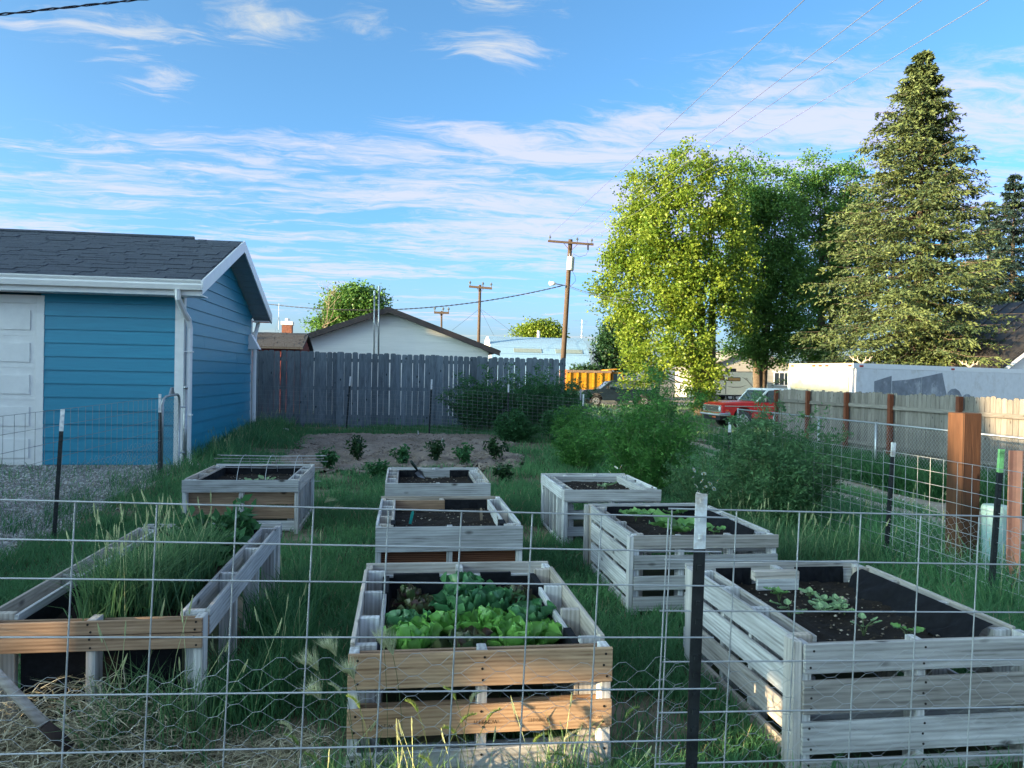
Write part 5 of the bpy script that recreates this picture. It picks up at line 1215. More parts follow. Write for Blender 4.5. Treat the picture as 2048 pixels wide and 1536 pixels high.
    obj('bumper', MB().tube([(-.35, -1.0, .63), (.08, -.92, .63), (.12, 0, .63), (.08, .92, .63), (-.35, 1.0, .63)], .075, 8), CHROME, t)
    obj('valance', MB().box(-.3, .02, -.8, .8, .38, .60), BLACKP, t); obj('number_plate', MB().box(.03, .045, .1, .4, .47, .58), mat_plain('orange_plate', (.7, .15, .05), .5), t)
    for s in (-1, 1):
        for x in (-.99, -3.98): wheel(t, x, s*.80, .40, .26, s)
    obj('tailgate', MB().box(-5.03, -5.001, -.9, .9, .55, 1.16), RED, t)
red_pickup()
def dark_pickup():
    f = atd(1160, 800, 57); gz = T(f[0], f[1]); t = thing('dark_blue_pickup', 'dark blue crew cab pickup half hidden behind the bushes', 'pickup', (f[0], f[1], gz+.05), R_(180-2)); NV = mat_plain('navy_car_paint', (.012, .022, .035), .22, var=.1, bump=0, spec=.6); W_ = .99
    body = [(.0, .60), (-.02, 1.10), (-.15, 1.20), (-1.35, 1.27), (-5.7, 1.28), (-5.7, .50), (-5.2, .50)] + arch(-4.6, .50, .50)[::-1] + [(-4.05, .46), (-1.52, .46)] + arch(-1.0, .50, .50)[::-1] + [(-.45, .50)]
    obj('body', MB().prism(body, 'y', -W_, W_), NV, t)
    cabp = [(-1.35, 1.271), (-2.10, 1.86), (-2.6, 1.92), (-3.75, 1.90), (-4.0, 1.271)]
    obj('cab', MB().prism(cabp, 'y', -.84, .84), NV, t)
    obj('windshield', MB().add([(-1.38, -.78, 1.29), (-1.38, .78, 1.29), (-2.06, .72, 1.83), (-2.06, -.72, 1.83), (-1.33, -.78, 1.30), (-1.33, .78, 1.30), (-2.02, .72, 1.845), (-2.02, -.72, 1.845)], [(4, 5, 6, 7), (0, 3, 2, 1), (0, 1, 5, 4), (1, 2, 6, 5), (2, 3, 7, 6), (3, 0, 4, 7)]), GLASS, t)
    for s in (-1, 1):
        obj('side_window', MB().prism([(-1.75, 1.32), (-2.25, 1.80), (-2.75, 1.82), (-2.80, 1.32)], 'y', s*.845-.006, s*.845+.006), GLASS, t)
        obj('side_window', MB().prism([(-2.90, 1.32), (-2.86, 1.82), (-3.65, 1.80), (-3.78, 1.32)], 'y', s*.845-.006, s*.845+.006), GLASS, t)
        obj('mirror', MB().box(-1.90, -1.78, s*1.05-.1, s*1.05+.1, 1.33, 1.52), BLACKP, t)
        d = obj('door', MB().prism([(-1.62, .56), (-1.62, 1.25), (-2.82, 1.25), (-2.82, .56)], 'y', s*(W_+.003)-.003, s*(W_+.003)+.003), NV, t); obj('door_handle', MB().box(-2.78, -2.6, s*(W_+.014)-.008, s*(W_+.014)+.008, 1.08, 1.12), CHROME, d)
        obj('fender_badge', MB().box(-1.50, -1.25, s*(W_+.005)-.004, s*(W_+.005)+.004, 1.02, 1.06), CHROME, t)
        obj('headlight', MB().box(-.2, .01, s*.8-.16, s*.8+.16, .90, 1.08), CHROME, t)
        for x in (-1.0, -4.6): wheel(t, x, s*.82, .41, .27, s)
    obj('grille', MB().box(-.01, .03, -.62, .62, .72, 1.08), CHROME, t); obj('bumper', MB().box(-.3, .10, -.95, .95, .50, .70), CHROME, t)
dark_pickup()
def dump_truck():
    a = atd(1131, 760, 63); o = (a[0], a[1], -.35); b = atd(1252, 760, 63); t = thing('yellow_dump_truck', 'rusty yellow dump truck behind the dark pickup', 'dump truck', o); L = b[0]-a[0]
    YE = mat_plain('chipped_yellow_paint', (.46, .22, .012), .55, var=.2, scale=2, dirt=(.18, .07, .02)); RU = mat_plain('rusty_rim', (.22, .15, .11), .8, var=.3); zt = atd(1180, 741, 63)[2]+.35
    bl = L*.78
    bed = obj('dump_bed', MB().prism([(0, .95), (bl, .95), (bl, zt), (.15, zt)], 'y', 0, 2.3), YE, t)
    obj('bed_rim', MB().box(.1, bl+.03, -.06, -.001, zt-.18, zt+.02), RU, bed)
    for i in range(6): obj('rib', MB().box(.3+i*(bl-.5)/5, .42+i*(bl-.5)/5, -.08, -.001, .95, zt-.19), YE, bed)
    obj('tail_gate', MB().box(-.06, .14, .05, 2.25, .95, zt+.05), mat_plain('orange_tailgate', (.62, .22, .08), .6, var=.2), bed)
    obj('cab_guard', MB().prism([(bl-.3, zt+.02), (bl+.5, zt+.12), (bl+.5, zt+.2), (bl-.3, zt+.1)], 'y', .0, 2.3), YE, bed)
    cab = obj('cab', MB().prism([(bl+.1, .7), (L+.9, .7), (L+.9, 1.45), (L+.15, 1.55), (L-.1, zt-.1), (bl+.1, zt-.1)], 'y', .15, 2.15), YE, t)
    obj('side_window', MB().prism([(bl+.25, 1.5), (L+.02, 1.5), (L-.18, zt-.22), (bl+.25, zt-.22)], 'y', .13, .149), GLASS, cab); obj('mirror', MB().box(L+.0, L+.06, -.15, .05, 1.5, 1.95), CHROME, cab)
    obj('chassis', MB().box(.3, L+.8, .7, 1.6, .6, .93), BLACKP, t)
    for x in (.9, 2.1, L+.2):
        for s in (-1, 1): wheel(t, x, 1.15+s*.9, .5, .3, s)
dump_truck()
def camper():
    d = 84; a = atd(1424, 795, d); b = atd(1546, 795, d); o = (a[0], a[1], -.5); t = thing('cream_camper_trailer', 'cream travel trailer with brown swoosh stripes parked before the grey house', 'camper', o); L = b[0]-a[0]; top = atd(1480, 744, d)[2]+.5
    CR = mat_plain('cream_gelcoat', (.62, .55, .42), .35, var=.05); BRN = mat_plain('brown_decal', (.10, .065, .045), .5); W_ = 2.4
    prof = [(0, .62), (0, top-.05), (.08, top), (L-1.0, top), (L-.45, top-.45), (L-.05, .95), (L, .62)]
    obj('body', MB().prism(prof, 'y', 0, W_), CR, t); obj('roof_edge', MB().box(-.02, L-.9, -.02, W_+.02, top+.001, top+.06), BLACKP, t)
    ac = obj('air_conditioner', MB().box(L*.33, L*.33+.9, .8, 1.7, top+.061, top+.38), BLACKP, t)
    def win(x0, x1, z0, z1, m_=None):
        w_ = obj('window', MB().prism([(x0+.06, z0), (x1-.06, z0), (x1, z0+.06), (x1, z1-.06), (x1-.06, z1), (x0+.06, z1), (x0, z1-.06), (x0, z0+.06)], 'y', -.02, .0), BLACKP, t)
        obj('pane', MB().box(x0+.06, x1-.06, -.026, -.019, z0+.06, z1-.06), m_ or mat_plain('amber_tint_glass', (.33, .18, .07), .15), w_)
    win(L*.27, L*.49, top-1.0, top-.58); win(L*.70, L*.78, top-.92, top-.44); win(L*.13, L*.21, top-.95, top-.45)
    obj('entry_door', MB().box(L*.11, L*.23, -.012, -.001, .75, top-.25), CR, t); obj('door_edge', MB().box(L*.232, L*.240, -.02, -.001, .70, top-.2), BLACKP, t); obj('slide_edge', MB().box(L*.82, L*.832, -.02, -.001, .8, top-.05), BLACKP, t)
    def swoosh(pts, th): 
        v = [(x, z+th*math.sin(math.pi*i/(len(pts)-1))) for i, (x, z) in enumerate(pts)]
        obj('stripe', MB().prism(pts+v[::-1][1:-1], 'y', -.008, -.0005), BRN, t)
    swoosh([(L*.24, 1.55), (L*.36, 1.42), (L*.5, 1.45), (L*.62, 1.75)], .09); swoosh([(L*.5, top-.5), (L*.6, top-.9), (L*.70, 1.55), (L*.81, 1.35)], .12); swoosh([(L*.56, top-.6), (L*.61, top-.75), (L*.63, top-1.0)], .08); swoosh([(L*.55, 1.33), (L*.65, 1.33), (L*.82, 1.33)], .04); swoosh([(L*.02, 1.6), (L*.10, 1.5), (L*.22, 1.62)], .06)
    swoosh([(L*.84, top-.5), (L*.90, top-.65), (L*.95, top-.95)], .08)
    obj('skirt', MB().box(0, L*.9, .02, W_-.02, .45, .619), BLACKP, t)
    obj('hitch', MB().box(L, L+.9, W_/2-.06, W_/2+.06, .5, .62), BLACKP, t)
    for x in (L*.32, L*.45): wheel(t, x, .16, .36, .24, -1); wheel(t, x, W_-.16, .36, .24, 1)
camper()

# ================================================================== TREES
def leaf_quads(C, size, asp=.6, up=.25, seed=0):
    """diamond leaves at points C with random directions"""
    r = np.random.default_rng(seed); n = len(C); d = r.normal(size=(n, 3)); d[:, 2] = d[:, 2]*.7-up; d /= np.linalg.norm(d, axis=1, keepdims=True)
    q = r.normal(size=(n, 3)); s = np.cross(d, q); s /= np.linalg.norm(s, axis=1, keepdims=True)+1e-9
    L = (size*(.65+.7*r.random(n)))[:, None]; V = np.stack([C, C+d*L*.5+s*L*asp*.5, C+d*L, C+d*L*.5-s*L*asp*.5], 1)
    return V.reshape(-1, 3), np.arange(4*n).reshape(-1, 4)
def lobe_points(lobes, ncl, nleaf, sig, seed, hollow=.55):
    r = np.random.default_rng(seed); vol = np.array([a*b*c for (_, a, b, c) in lobes])**.8; cnt = np.maximum(3, (ncl*vol/vol.sum()).astype(int)); Cs = []
    for (c, a, b, e), k in zip(lobes, cnt):
        v = r.normal(size=(k, 3)); v /= np.linalg.norm(v, axis=1, keepdims=True); rad = hollow+(1-hollow)*r.random((k, 1))**.5
        rad = rad*(1+.16*r.normal(size=(k, 1))); Cs.append(np.array(c)+v*rad*np.array([a, b, e]))
    C = np.concatenate(Cs); n = len(C); m = (nleaf*(.5+r.random(n))).astype(int)
    idx = np.repeat(np.arange(n), m); P = C[idx]+r.normal(size=(len(idx), 3))*sig*np.array([1, 1, .75])
    return C, P, np.clip(r.random(n)[idx]*.6+.4*r.random(len(idx)), 0, 1)
def tree(name, label, base, lobes, ncl, nleaf, leaf, sig, mat, trunk_r=.25, seed=1, forks=((0, 0),), group=None, asp=.7):
    t = thing(name, label, 'tree', base, 0, group); b = np.array(base, float); r = np.random.default_rng(seed)
    C, P, tn = lobe_points(lobes, ncl, nleaf, sig, seed); V, F = leaf_quads(P-b, leaf, asp, .25, seed)
    obj('crown', np_mesh('crown', V, F, np.repeat(tn, 4)), mat, t)
    mb = MB(); top = max(c[0][2]+.3*c[3] for c in lobes)-b[2]; cx = np.mean([c[0] for c in lobes], 0)-b
    for (fx, fy) in forks:
        pts = [(fx*.1, fy*.1, 0), (fx*.3, fy*.3, top*.2), (fx*.7+cx[0]*.3, fy*.7+cx[1]*.3, top*.5), (fx+cx[0]*.7, fy+cx[1]*.6, top*.85)]
        mb.tube(pts, [trunk_r, trunk_r*.85, trunk_r*.5, trunk_r*.12], 8)
    tr_ = obj('trunk', mb, BARK, t, smooth=True); lm = MB()
    for i in r.choice(len(C), min(len(C), 70), replace=False):
        e = C[i]-b; z = max(.12*top, min(.8*top, e[2]*.62)); f = forks[i % len(forks)]; k = z/top
        s = np.array([f[0]*k+cx[0]*.7*k, f[1]*k+cx[1]*.6*k, z]); m = .5*(s+e)+np.array([0, 0, -.06*np.linalg.norm(e-s)]); rr = max(.015, trunk_r*.16)
        lm.tube([s, m, e], [rr, rr*.6, rr*.2], 5)
    obj('limbs', lm, BARK, t, smooth=True); return t
def lob(L, d):
    out = []
    for q in L:
        px, py, rx, ry = q[:4]; dd = d+(q[4] if len(q) > 4 else 0); c = atd(px, py, dd); k = dd/FPX; out.append((c, rx*k, min(rx, ry)*k*.9, ry*k))
    return out
def gbase(px, d): p = atd(px, 760, d); return (p[0], p[1], T(p[0], p[1])-.05)
tree('poplar_tree', 'bright sunlit poplar, leftmost and biggest of the poplars', gbase(1405, 46), lob([(1372, 345, 52, 62), (1305, 400, 42, 70), (1262, 395, 26, 55), (1432, 385, 42, 70), (1345, 450, 85, 70, -1), (1280, 480, 55, 60), (1440, 480, 60, 70), (1350, 540, 95, 60, -1),
     (1258, 560, 62, 44), (1218, 572, 34, 24), (1240, 500, 40, 40), (1235, 620, 40, 30), (1400, 600, 85, 60, -1), (1310, 620, 70, 50, -1), (1265, 655, 40, 35), (1370, 690, 62, 50, -2), (1300, 715, 55, 38, -1), (1285, 752, 48, 24, -1), (1405, 745, 40, 40, -2), (1408, 785, 30, 26, -2), (1470, 560, 45, 60), (1480, 640, 30, 30)], 45), 1150, 62, .165, .27, POPLAR, .36, 21, ((-1.2, 0), (.6, .3), (1.6, -.2)), 'poplars across the street')
tree('poplar_tree', 'darker poplar between the bright poplar and the tall pale-topped one', gbase(1520, 51), lob([(1478, 345, 22, 42), (1530, 375, 52, 55), (1490, 420, 55, 60), (1555, 450, 60, 60), (1520, 520, 80, 60), (1580, 530, 45, 50), (1560, 590, 65, 50), (1500, 610, 55, 45), (1545, 655, 60, 40), (1490, 690, 45, 35), (1530, 700, 45, 30), (1575, 680, 40, 40)], 50), 950, 58, .165, .28, POPLAR2, .33, 22, ((-.8, 0), (.9, .2)), 'poplars across the street')
tree('poplar_tree', 'poplar standing close against the left side of the big spruce', gbase(1650, 53), lob([(1628, 345, 34, 42), (1605, 385, 40, 40), (1690, 360, 40, 42), (1720, 400, 40, 45), (1640, 430, 60, 50), (1690, 460, 55, 60), (1735, 470, 40, 60), (1730, 560, 40, 60), (1700, 640, 40, 50), (1640, 510, 65, 50), (1670, 580, 65, 50), (1610, 600, 40, 45), (1620, 660, 45, 40), (1600, 700, 40, 35), (1650, 690, 40, 40)], 53), 950, 58, .165, .28, POPLAR2, .33, 23, ((-.8, 0), (.9, .2)), 'poplars across the street')
tree('round_tree', 'dark round tree right of the arched hut', gbase(1240, 78), lob([(1240, 665, 34, 32), (1222, 700, 30, 32), (1262, 700, 32, 36), (1240, 728, 36, 22)], 78), 420, 34, .26, .42, DKLEAF, .25, 24)
tree('round_tree', 'small yellow-green tree above the arched hut', gbase(1078, 95), lob([(1078, 660, 32, 18), (1050, 665, 22, 12), (1105, 664, 20, 14), (1080, 675, 40, 14)], 95), 260, 30, .28, .42, POPLAR, .25, 25)
tree('round_tree', 'leafy tree rising behind the white building', gbase(705, 50), lob([(700, 600, 36, 28), (735, 605, 30, 26), (675, 620, 26, 26), (715, 630, 50, 22), (645, 648, 28, 12), (690, 650, 40, 14)], 50), 520, 36, .17, .30, POPLAR2, .25, 26)
tree('low_bush', 'small bush in front of the arched hut above the yellow truck', gbase(1170, 66), lob([(1170, 737, 20, 9), (1150, 742, 16, 6), (1190, 742, 16, 6)], 66), 60, 22, .2, .25, DKLEAF, .08, 27)
for k, (x, y, hh, nm) in enumerate(((-24, 21.5, 10.5, 'nearer'), (-32, 33, 8.0, 'farther'))):  # unseen trees added to keep sun off the white building
    tree('added_shade_tree', 'unseen leafy tree added for shade left of the view, %s of two behind the garage' % nm, (x, y, -.4), [((x, y, hh*.62), hh*.34, hh*.34, hh*.36), ((x-1, y-1.5, hh*.4), hh*.3, hh*.3, hh*.22), ((x+.5, y+1.5, hh*.45), hh*.3, hh*.3, hh*.25)], 420, 26, .5, .5, POPLAR2, .3, 60+k, group='added shade trees left of the view')
# dead tree
b = gbase(632, 48); dt = thing('bare_tree', 'bare dead tree with pale branches beside the leafy tree', 'tree', b)
mb = MB(); rr = np.random.default_rng(4)
def dead(p, d, L, r, k):
    q = p+d*L; mb.tube([p, .5*(p+q)+rr.normal(size=3)*L*.05, q], [r, r*.8, r*.6], 4, False)
    if k:
        for _ in range(3):
            e = d+rr.normal(size=3)*.42; e[2] = abs(e[2])*.8+.1; e /= np.linalg.norm(e); dead(q, e, L*.66, r*.55, k-1)
h = atd(632, 612, 48)[2]-b[2]; dead(np.zeros(3), np.array([0, 0, 1.]), h*.5, .07, 4); obj('branches', mb, TWIG, dt)

def spruce(label, px_top, base_px, d, halfw_px, mat, seed, nb=520, group=None, droop=.40, asym=0.0):
    t0 = atd(*px_top, d); b = np.array([t0[0], t0[1], T(t0[0], t0[1])-.05]); H = t0[2]-b[2]; R = halfw_px*d/FPX; r = np.random.default_rng(seed)
    t = thing('spruce_tree', label, 'spruce', tuple(b), 0, group); tk = obj('trunk', MB().tube([(0, 0, 0), (0, 0, H*.5), (0, 0, H*.97)], [.28, .16, .02], 8), BARK, t, smooth=True)
    Vs = []; Fs = []; Ts = []; bm_ = MB(); o = 0
    for i in range(nb):
        f = ((i+.5)/nb); wl = math.floor((.03+.955*(f**1.2))*28); u = min(.985, (wl+.5+r.normal()*.15)/28)          # boughs stand in whorls
        z = H*u; prof = (1-u)**.64*(1.0 if u > .12 else .8+.2*u/.12); prof *= min(1, (1-u)/.24)**.45; L = R*prof*(.50+.58*r.random())+.10
        if r.random() < .08: L *= 1.18
        az = i*2.39996+r.normal()*.25; dx, dy = math.cos(az), math.sin(az); L *= 1-asym*(dx*RT[0]+dy*RT[1]); dr = droop*(1-u*.7)
        ns = 7; s = np.linspace(0, 1, ns); prof_z = z-L*dr*(s*1.3-.55*s**2.4)+L*.22*u*s
        P = np.stack([dx*L*s, dy*L*s, prof_z], 1); bm_.tube(P[::2], [.035*(1-u)+.012, .022*(1-u)+.008, .014, .004][:len(P[::2])], 4, False)
        nt = int(12+26*L/R*(1.1-u)+6); ts = .04+.96*r.random(nt)**.9
        c = np.stack([np.interp(ts, s, P[:, k]) for k in range(3)], 1)
        sd_ = np.where(r.random(nt) < .5, -1, 1); tl = (.55*(1-ts)+.30)*(.34*L+.28)*(.6+.7*r.random(nt))
        dv = np.stack([dx*.6-dy*sd_*.85, dy*.6+dx*sd_*.85, -.16-.22*r.random(nt)], 1); dv[:, :2] += r.normal(size=(nt, 2))*.15
        dv /= np.linalg.norm(dv, axis=1, keepdims=True)
        # each side twig: tufts of needles along it
        m = 9; q = np.linspace(.05, 1, m); TP_ = (c[:, None]+dv[:, None]*(tl[:, None]*q[None])[..., None]).reshape(-1, 3); TP_[:, 2] -= np.tile(q**2, nt)*np.repeat(tl, m)*.18
        nq = len(TP_); dd = np.repeat(dv, m, 0)+r.normal(size=(nq, 3))*.55; dd[:, 2] -= .12; dd /= np.linalg.norm(dd, axis=1, keepdims=True)
        sx = np.cross(dd, r.normal(size=(nq, 3))); sx /= np.linalg.norm(sx, axis=1, keepdims=True); ll = (.10+.16*r.random(nq))[:, None]
        V = np.stack([TP_-sx*ll*.08, TP_+dd*ll*.5-sx*ll*.17, TP_+dd*ll, TP_+dd*ll*.5+sx*ll*.17], 1).reshape(-1, 3)
        Vs.append(V); Fs.append(np.arange(4*nq).reshape(-1, 4)+o); o += 4*nq; Ts.append(np.repeat(np.clip(.55*r.random()+.5*np.tile(q, nt)*r.random(nq)+.1, 0, 1), 4))
    obj('needles', np_mesh('needles', np.concatenate(Vs), np.concatenate(Fs), np.concatenate(Ts)), mat, t); stuff(obj('boughs', bm_, BARK, t))
spruce('tall sunlit spruce behind the white trailer', (1848, 97), None, 37, 250, SPRUCE, 5, 700, 'spruces', asym=.17)
spruce('dark blue-green spruce at the right edge behind the tall sunlit one', (2030, 345), None, 47, 150, SPRUCE2, 6, 300, 'spruces')
spruce('second dark spruce close behind the tall one, shorter than its dark neighbour', (1980, 400), None, 49, 120, SPRUCE2, 7, 240, 'spruces')

# ================================================================== BUSHES
def bush(name, label, x, y, rx, ry, h, nstem, nleaf, leaf, mat, seed, asp=.35, feathery=.5, arch_=.45, group=None, cat='bush', zpow=.6):
    r = np.random.default_rng(seed); b = np.array([x, y, T(x, y)-.02]); t = thing(name, label, cat, tuple(b), 0, group); st = MB(); C = []; D = []
    for i in range(nstem):
        az = r.random()*6.283; k = r.random()**.5; bx, by = .35*rx*k*math.cos(az), .35*ry*k*math.sin(az); hh = h*(.62+.42*r.random())*(1-.30*k*k); ex = rx*k*math.cos(az)*(.8+.4*r.random()); ey = ry*k*math.sin(az)*(.8+.4*r.random())
        s = np.linspace(0, 1, 7); P = np.stack([bx+(ex-bx)*s**1.5, by+(ey-by)*s**1.5, hh*(s-arch_*.35*k*s**3)], 1); st.tube(P[::2], [.006, .005, .004, .002], 3, False)
        nb_ = 9
        for j in range(nb_):
            ts = .16+.84*(j+r.random())/nb_; p = np.array([np.interp(ts, s, P[:, q]) for q in range(3)]); a2 = r.random()*6.283; L = feathery*(.5+.6*r.random())*(1.15-.6*ts)*h*.30+.04
            d = np.array([math.cos(a2), math.sin(a2), .35+.3*r.random()]); n = max(3, int(nleaf/nstem/nb_)); u = r.random(n)
            q = p+d*L*u[:, None]+r.normal(size=(n, 3))*(.020*h*(.4+.6*u))[:, None]; q[:, 2] -= L*.5*u**2*.6; C.append(q); D.append(np.repeat(r.random()*.6, n)+.4*r.random(n)*1.0)
    C = np.concatenate(C); C[:, 2] = np.abs(C[:, 2]); V, F = leaf_quads(C, leaf, asp, .05, seed); tn = np.concatenate(D)
    obj('foliage', np_mesh('foliage', V, F, np.repeat(tn, 4)), mat, t); obj('stems', st, mat_plain('green_stem', (.07, .11, .04), .7) if 'STEMM' not in globals() else STEMM, t); return t
STEMM = mat_plain('green_stem', (.07, .11, .04), .7)
# the big feathery bush and its neighbours, right of centre
bush('feathery_bush', 'large feathery green bush behind the pale open-sided planter', 3.2, 9.8, .78, .95, 1.86, 80, 30000, .05, FERN, 31, .28, .75, group='bushes right of the lawn')
bush('feathery_bush', 'lighter feathery bush left of the largest one, reaching over the lawn', 2.9, 12.4, .5, .8, .98, 50, 14000, .05, FERN, 32, .28, .75, group='bushes right of the lawn')
bush('feathery_bush', 'small pale feathery bush near the corner post', 3.35, 14.9, .5, .7, 1.0, 40, 10000, .055, FERN, 33, .28, .7, group='bushes right of the lawn')
bush('grey_green_bush', 'grey-green bush right of the daisies', 3.9, 7.6, .68, .8, 1.68, 70, 26000, .042, SAGE, 34, .35, .5, group='bushes right of the lawn')
bush('grey_green_bush', 'lower grey-green weedy bush between the daisies and the slatted planter', 3.3, 7.95, .55, .6, 1.0, 40, 9000, .036, SAGE, 35, .3, .5, group='bushes right of the lawn')
for k, (x, y, rx, ry, h, lb) in enumerate(((1.75, 18.2, .9, .7, 1.75, 'dark shrub against the plank fence, leftmost of the hedge'), (2.9, 18.0, .95, .8, 1.85, 'dark shrub against the plank fence, second of the hedge'),
        (3.7, 17.8, .75, .8, 1.6, 'dark shrub at the end of the plank fence'), (2.3, 16.1, .5, .4, .7, 'low dark shrub at the foot of the hedge'), (3.3, 15.7, .6, .5, .8, 'low shrub before the corner post'))):
    bush('hedge_shrub', lb, x, y, rx, ry, h, 60, 13000, .06, SHRUB, 40+k, .4, .6, group='shrubs along the plank fence')

# ================================================================== GARDEN PLANTS
def leaf_mesh(name, L, W, cup, curl, ruffle, seed, mat, nu=5, nv=7, tip=.5):
    """broad leaf: grows along +x, cupped, curled and ruffled at the rim"""
    r = np.random.default_rng(seed); V = []; ph = r.random(3)*6.28
    for j in range(nv):
        t = j/(nv-1); w_ = W*(math.sin(math.pi*min(1, (t*.86+.07))**(.75)))**.7 if j < nv-1 else W*tip*.4
        if j == 0: w_ = W*.18
        x = L*t; z = L*curl*t*t
        for i in range(nu):
            s = 2*i/(nu-1)-1; e = abs(s)
            V.append((x-.10*L*e*e*t, s*w_/2, z+cup*W*e*e+ruffle*W*e*math.sin(t*13+s*2+ph[0])*.5+ruffle*W*.3*math.sin(t*21+ph[1]+s*5)))
    F = [(j*nu+i, j*nu+i+1, (j+1)*nu+i+1, (j+1)*nu+i) for j in range(nv-1) for i in range(nu-1)]
    me = bpy.data.meshes.new(name); me.from_pydata(V, [], F); me.update(); me.polygons.foreach_set('use_smooth', [True]*len(F)); me.materials.append(mat); return me
def mat_lettuce(name, lo, hi, edge):
    m, nt, bs, N, L = new_mat(name); tc = N.new('ShaderNodeTexCoord'); n = _noise(N, L, tc.outputs['Object'], 26, 5, .6); oi = N.new('ShaderNodeObjectInfo')
    c = _ramp(N, L, n.outputs[0], [(.3, lo), (.7, hi)])
    sp = N.new('ShaderNodeSeparateXYZ'); L.new(tc.outputs['Object'], sp.inputs[0]); mr = N.new('ShaderNodeMapRange'); L.new(sp.outputs[0], mr.inputs[0]); mr.inputs[1].default_value = .05; mr.inputs[2].default_value = .13
    mu = N.new('ShaderNodeMath'); mu.operation = 'MULTIPLY'; L.new(mr.outputs[0], mu.inputs[0]); L.new(oi.outputs['Random'], mu.inputs[1]); c = _mixc(N, L, mu.outputs[0], c, edge)
    ab = N.new('ShaderNodeMath'); ab.operation = 'ABSOLUTE'; L.new(sp.outputs[1], ab.inputs[0]); rb = _ramp(N, L, ab.outputs[0], [(.001, (1, 1, 1)), (.006, (0, 0, 0))]); hb = N.new('ShaderNodeMath'); hb.operation = 'MULTIPLY'; hb.inputs[1].default_value = .55; L.new(rb, hb.inputs[0]); c = _mixc(N, L, hb.outputs[0], c, tuple(min(1, v*1.5+.05) for v in hi))
    L.new(c, bs.inputs['Base Color']); bs.inputs['Roughness'].default_value = .38; bs.inputs['Specular IOR Level'].default_value = .5; _bump(N, L, bs, n.outputs[0], .5, .006)
    tr = N.new('ShaderNodeBsdfTranslucent'); L.new(c, tr.inputs[0]); ms = N.new('ShaderNodeMixShader'); ms.inputs[0].default_value = .25; L.new(bs.outputs[0], ms.inputs[1]); L.new(tr.outputs[0], ms.inputs[2]); L.new(ms.outputs[0], N['Material Output'].inputs[0]); return m
LET_G = mat_lettuce('green_lettuce', (.06, .22, .035), (.17, .42, .08), (.22, .46, .10)); LET_D = mat_lettuce('dark_lettuce', (.025, .12, .045), (.08, .25, .10), (.10, .26, .10)); LET_R = mat_lettuce('red_lettuce', (.04, .09, .03), (.10, .15, .05), (.085, .035, .04))
LM = {k: [leaf_mesh('leaf', .155*s, .125*s, c, u, rf*1.8, 100+i, m_, 7, 9) for i, (s, c, u, rf) in enumerate(((1, .22, .25, .10), (1.05, .30, .1, .12), (.9, .15, .45, .14), (1.1, .25, -.05, .10)))] for k, m_ in (('g', LET_G), ('d', LET_D), ('r', LET_R))}
def lettuce(x, y, z, kind, size, label):
    t = thing('lettuce', label, 'lettuce', (x, y, z), random.random()*6.28, 'lettuces in the nearest middle planter'); n = 17
    for i in range(n):
        f = i/n; el = R_(12+66*f+random.uniform(-6, 6)); az = i*2.39996+random.uniform(-.2, .2); s = size*(1.08-.42*f)*random.uniform(.9, 1.1)
        o = obj('leaf', random.choice(LM[kind]), None, t, (.012*math.cos(az), .012*math.sin(az), .008+.03*f)); o.rotation_euler = (random.uniform(-.15, .15), -el, az); o.scale = (s, s, s)
bx, by = BEDS['lettuce'][0], BEDS['lettuce'][2]
HEADS = [(.26, .36, 'g', 1.0, 'bright green lettuce at the front left of the bed'), (.48, .28, 'r', .95, 'bronze red lettuce at the front middle of the bed'), (.70, .32, 'g', 1.1, 'biggest glossy green lettuce at the front right of the bed'), (.84, .42, 'g', .8, 'green lettuce against the right front wall of the bed'),
         (.22, .60, 'd', .95, 'dark crinkled green lettuce on the left of the bed'), (.40, .56, 'g', .9, 'green lettuce left of the bed centre'), (.60, .56, 'g', 1.0, 'light green lettuce right of the bed centre'), (.82, .66, 'd', .95, 'dark green lettuce by the right wall of the bed'),
         (.30, .85, 'r', .8, 'red-leaved lettuce at the back left of the bed'), (.50, .82, 'd', 1.15, 'tall dark green crinkled lettuce at the bed centre'), (.66, .86, 'd', 1.05, 'dark green lettuce right behind the centre of the bed'), (.54, 1.08, 'd', 1.15, 'tallest dark lettuce against the back of the bed'), (.78, 1.0, 'r', .85, 'red-leaved lettuce at the back right of the bed'), (.24, 1.08, 'r', .7, 'small red lettuce in the back left corner of the bed')]
for (x, y, k, s, lb) in HEADS: lettuce(bx+x, by+y, T(bx+.5, by+.7)+.385, k, s, lb)
SQ = mat_lettuce('squash_leaf', (.05, .17, .04), (.16, .36, .09), (.24, .44, .14)); PALEL = mat_lettuce('pale_seedling_leaf', (.12, .22, .10), (.26, .40, .20), (.3, .42, .22))
SQL = [leaf_mesh('leaf', .13, .13, .12, .15, .16, 200+i, SQ, tip=.7) for i in range(3)]; PLL = [leaf_mesh('leaf', .07, .055, .15, .2, .08, 210+i, PALEL) for i in range(3)]
def young(x, y, z, meshes, n, s, label, cat, grp, el=(15, 60), stalk=.05):
    t = thing('young_plant', label, cat, (x, y, z), random.random()*6.28, grp)
    for i in range(n):
        az = i*2.39996+random.uniform(-.3, .3); e = R_(random.uniform(*el)); h = stalk*random.uniform(.5, 1.2); k = s*random.uniform(.7, 1.15)
        st = (h*.7*math.cos(az), h*.7*math.sin(az), h)
        o = obj('leaf', random.choice(meshes), None, t, st); o.rotation_euler = (random.uniform(-.3, .3), -e*.4+.15, az); o.scale = (k, k, k)
        obj('stalk', MB().tube([(0, 0, -.01), (st[0]*.4, st[1]*.4, h*.7), st], .0022, 4), STEMM, t)
g = 'young plants in the planters'
bx, by = BEDS['rmid'][0], BEDS['rmid'][2]; z = T(bx+.5, by+.6)+.465
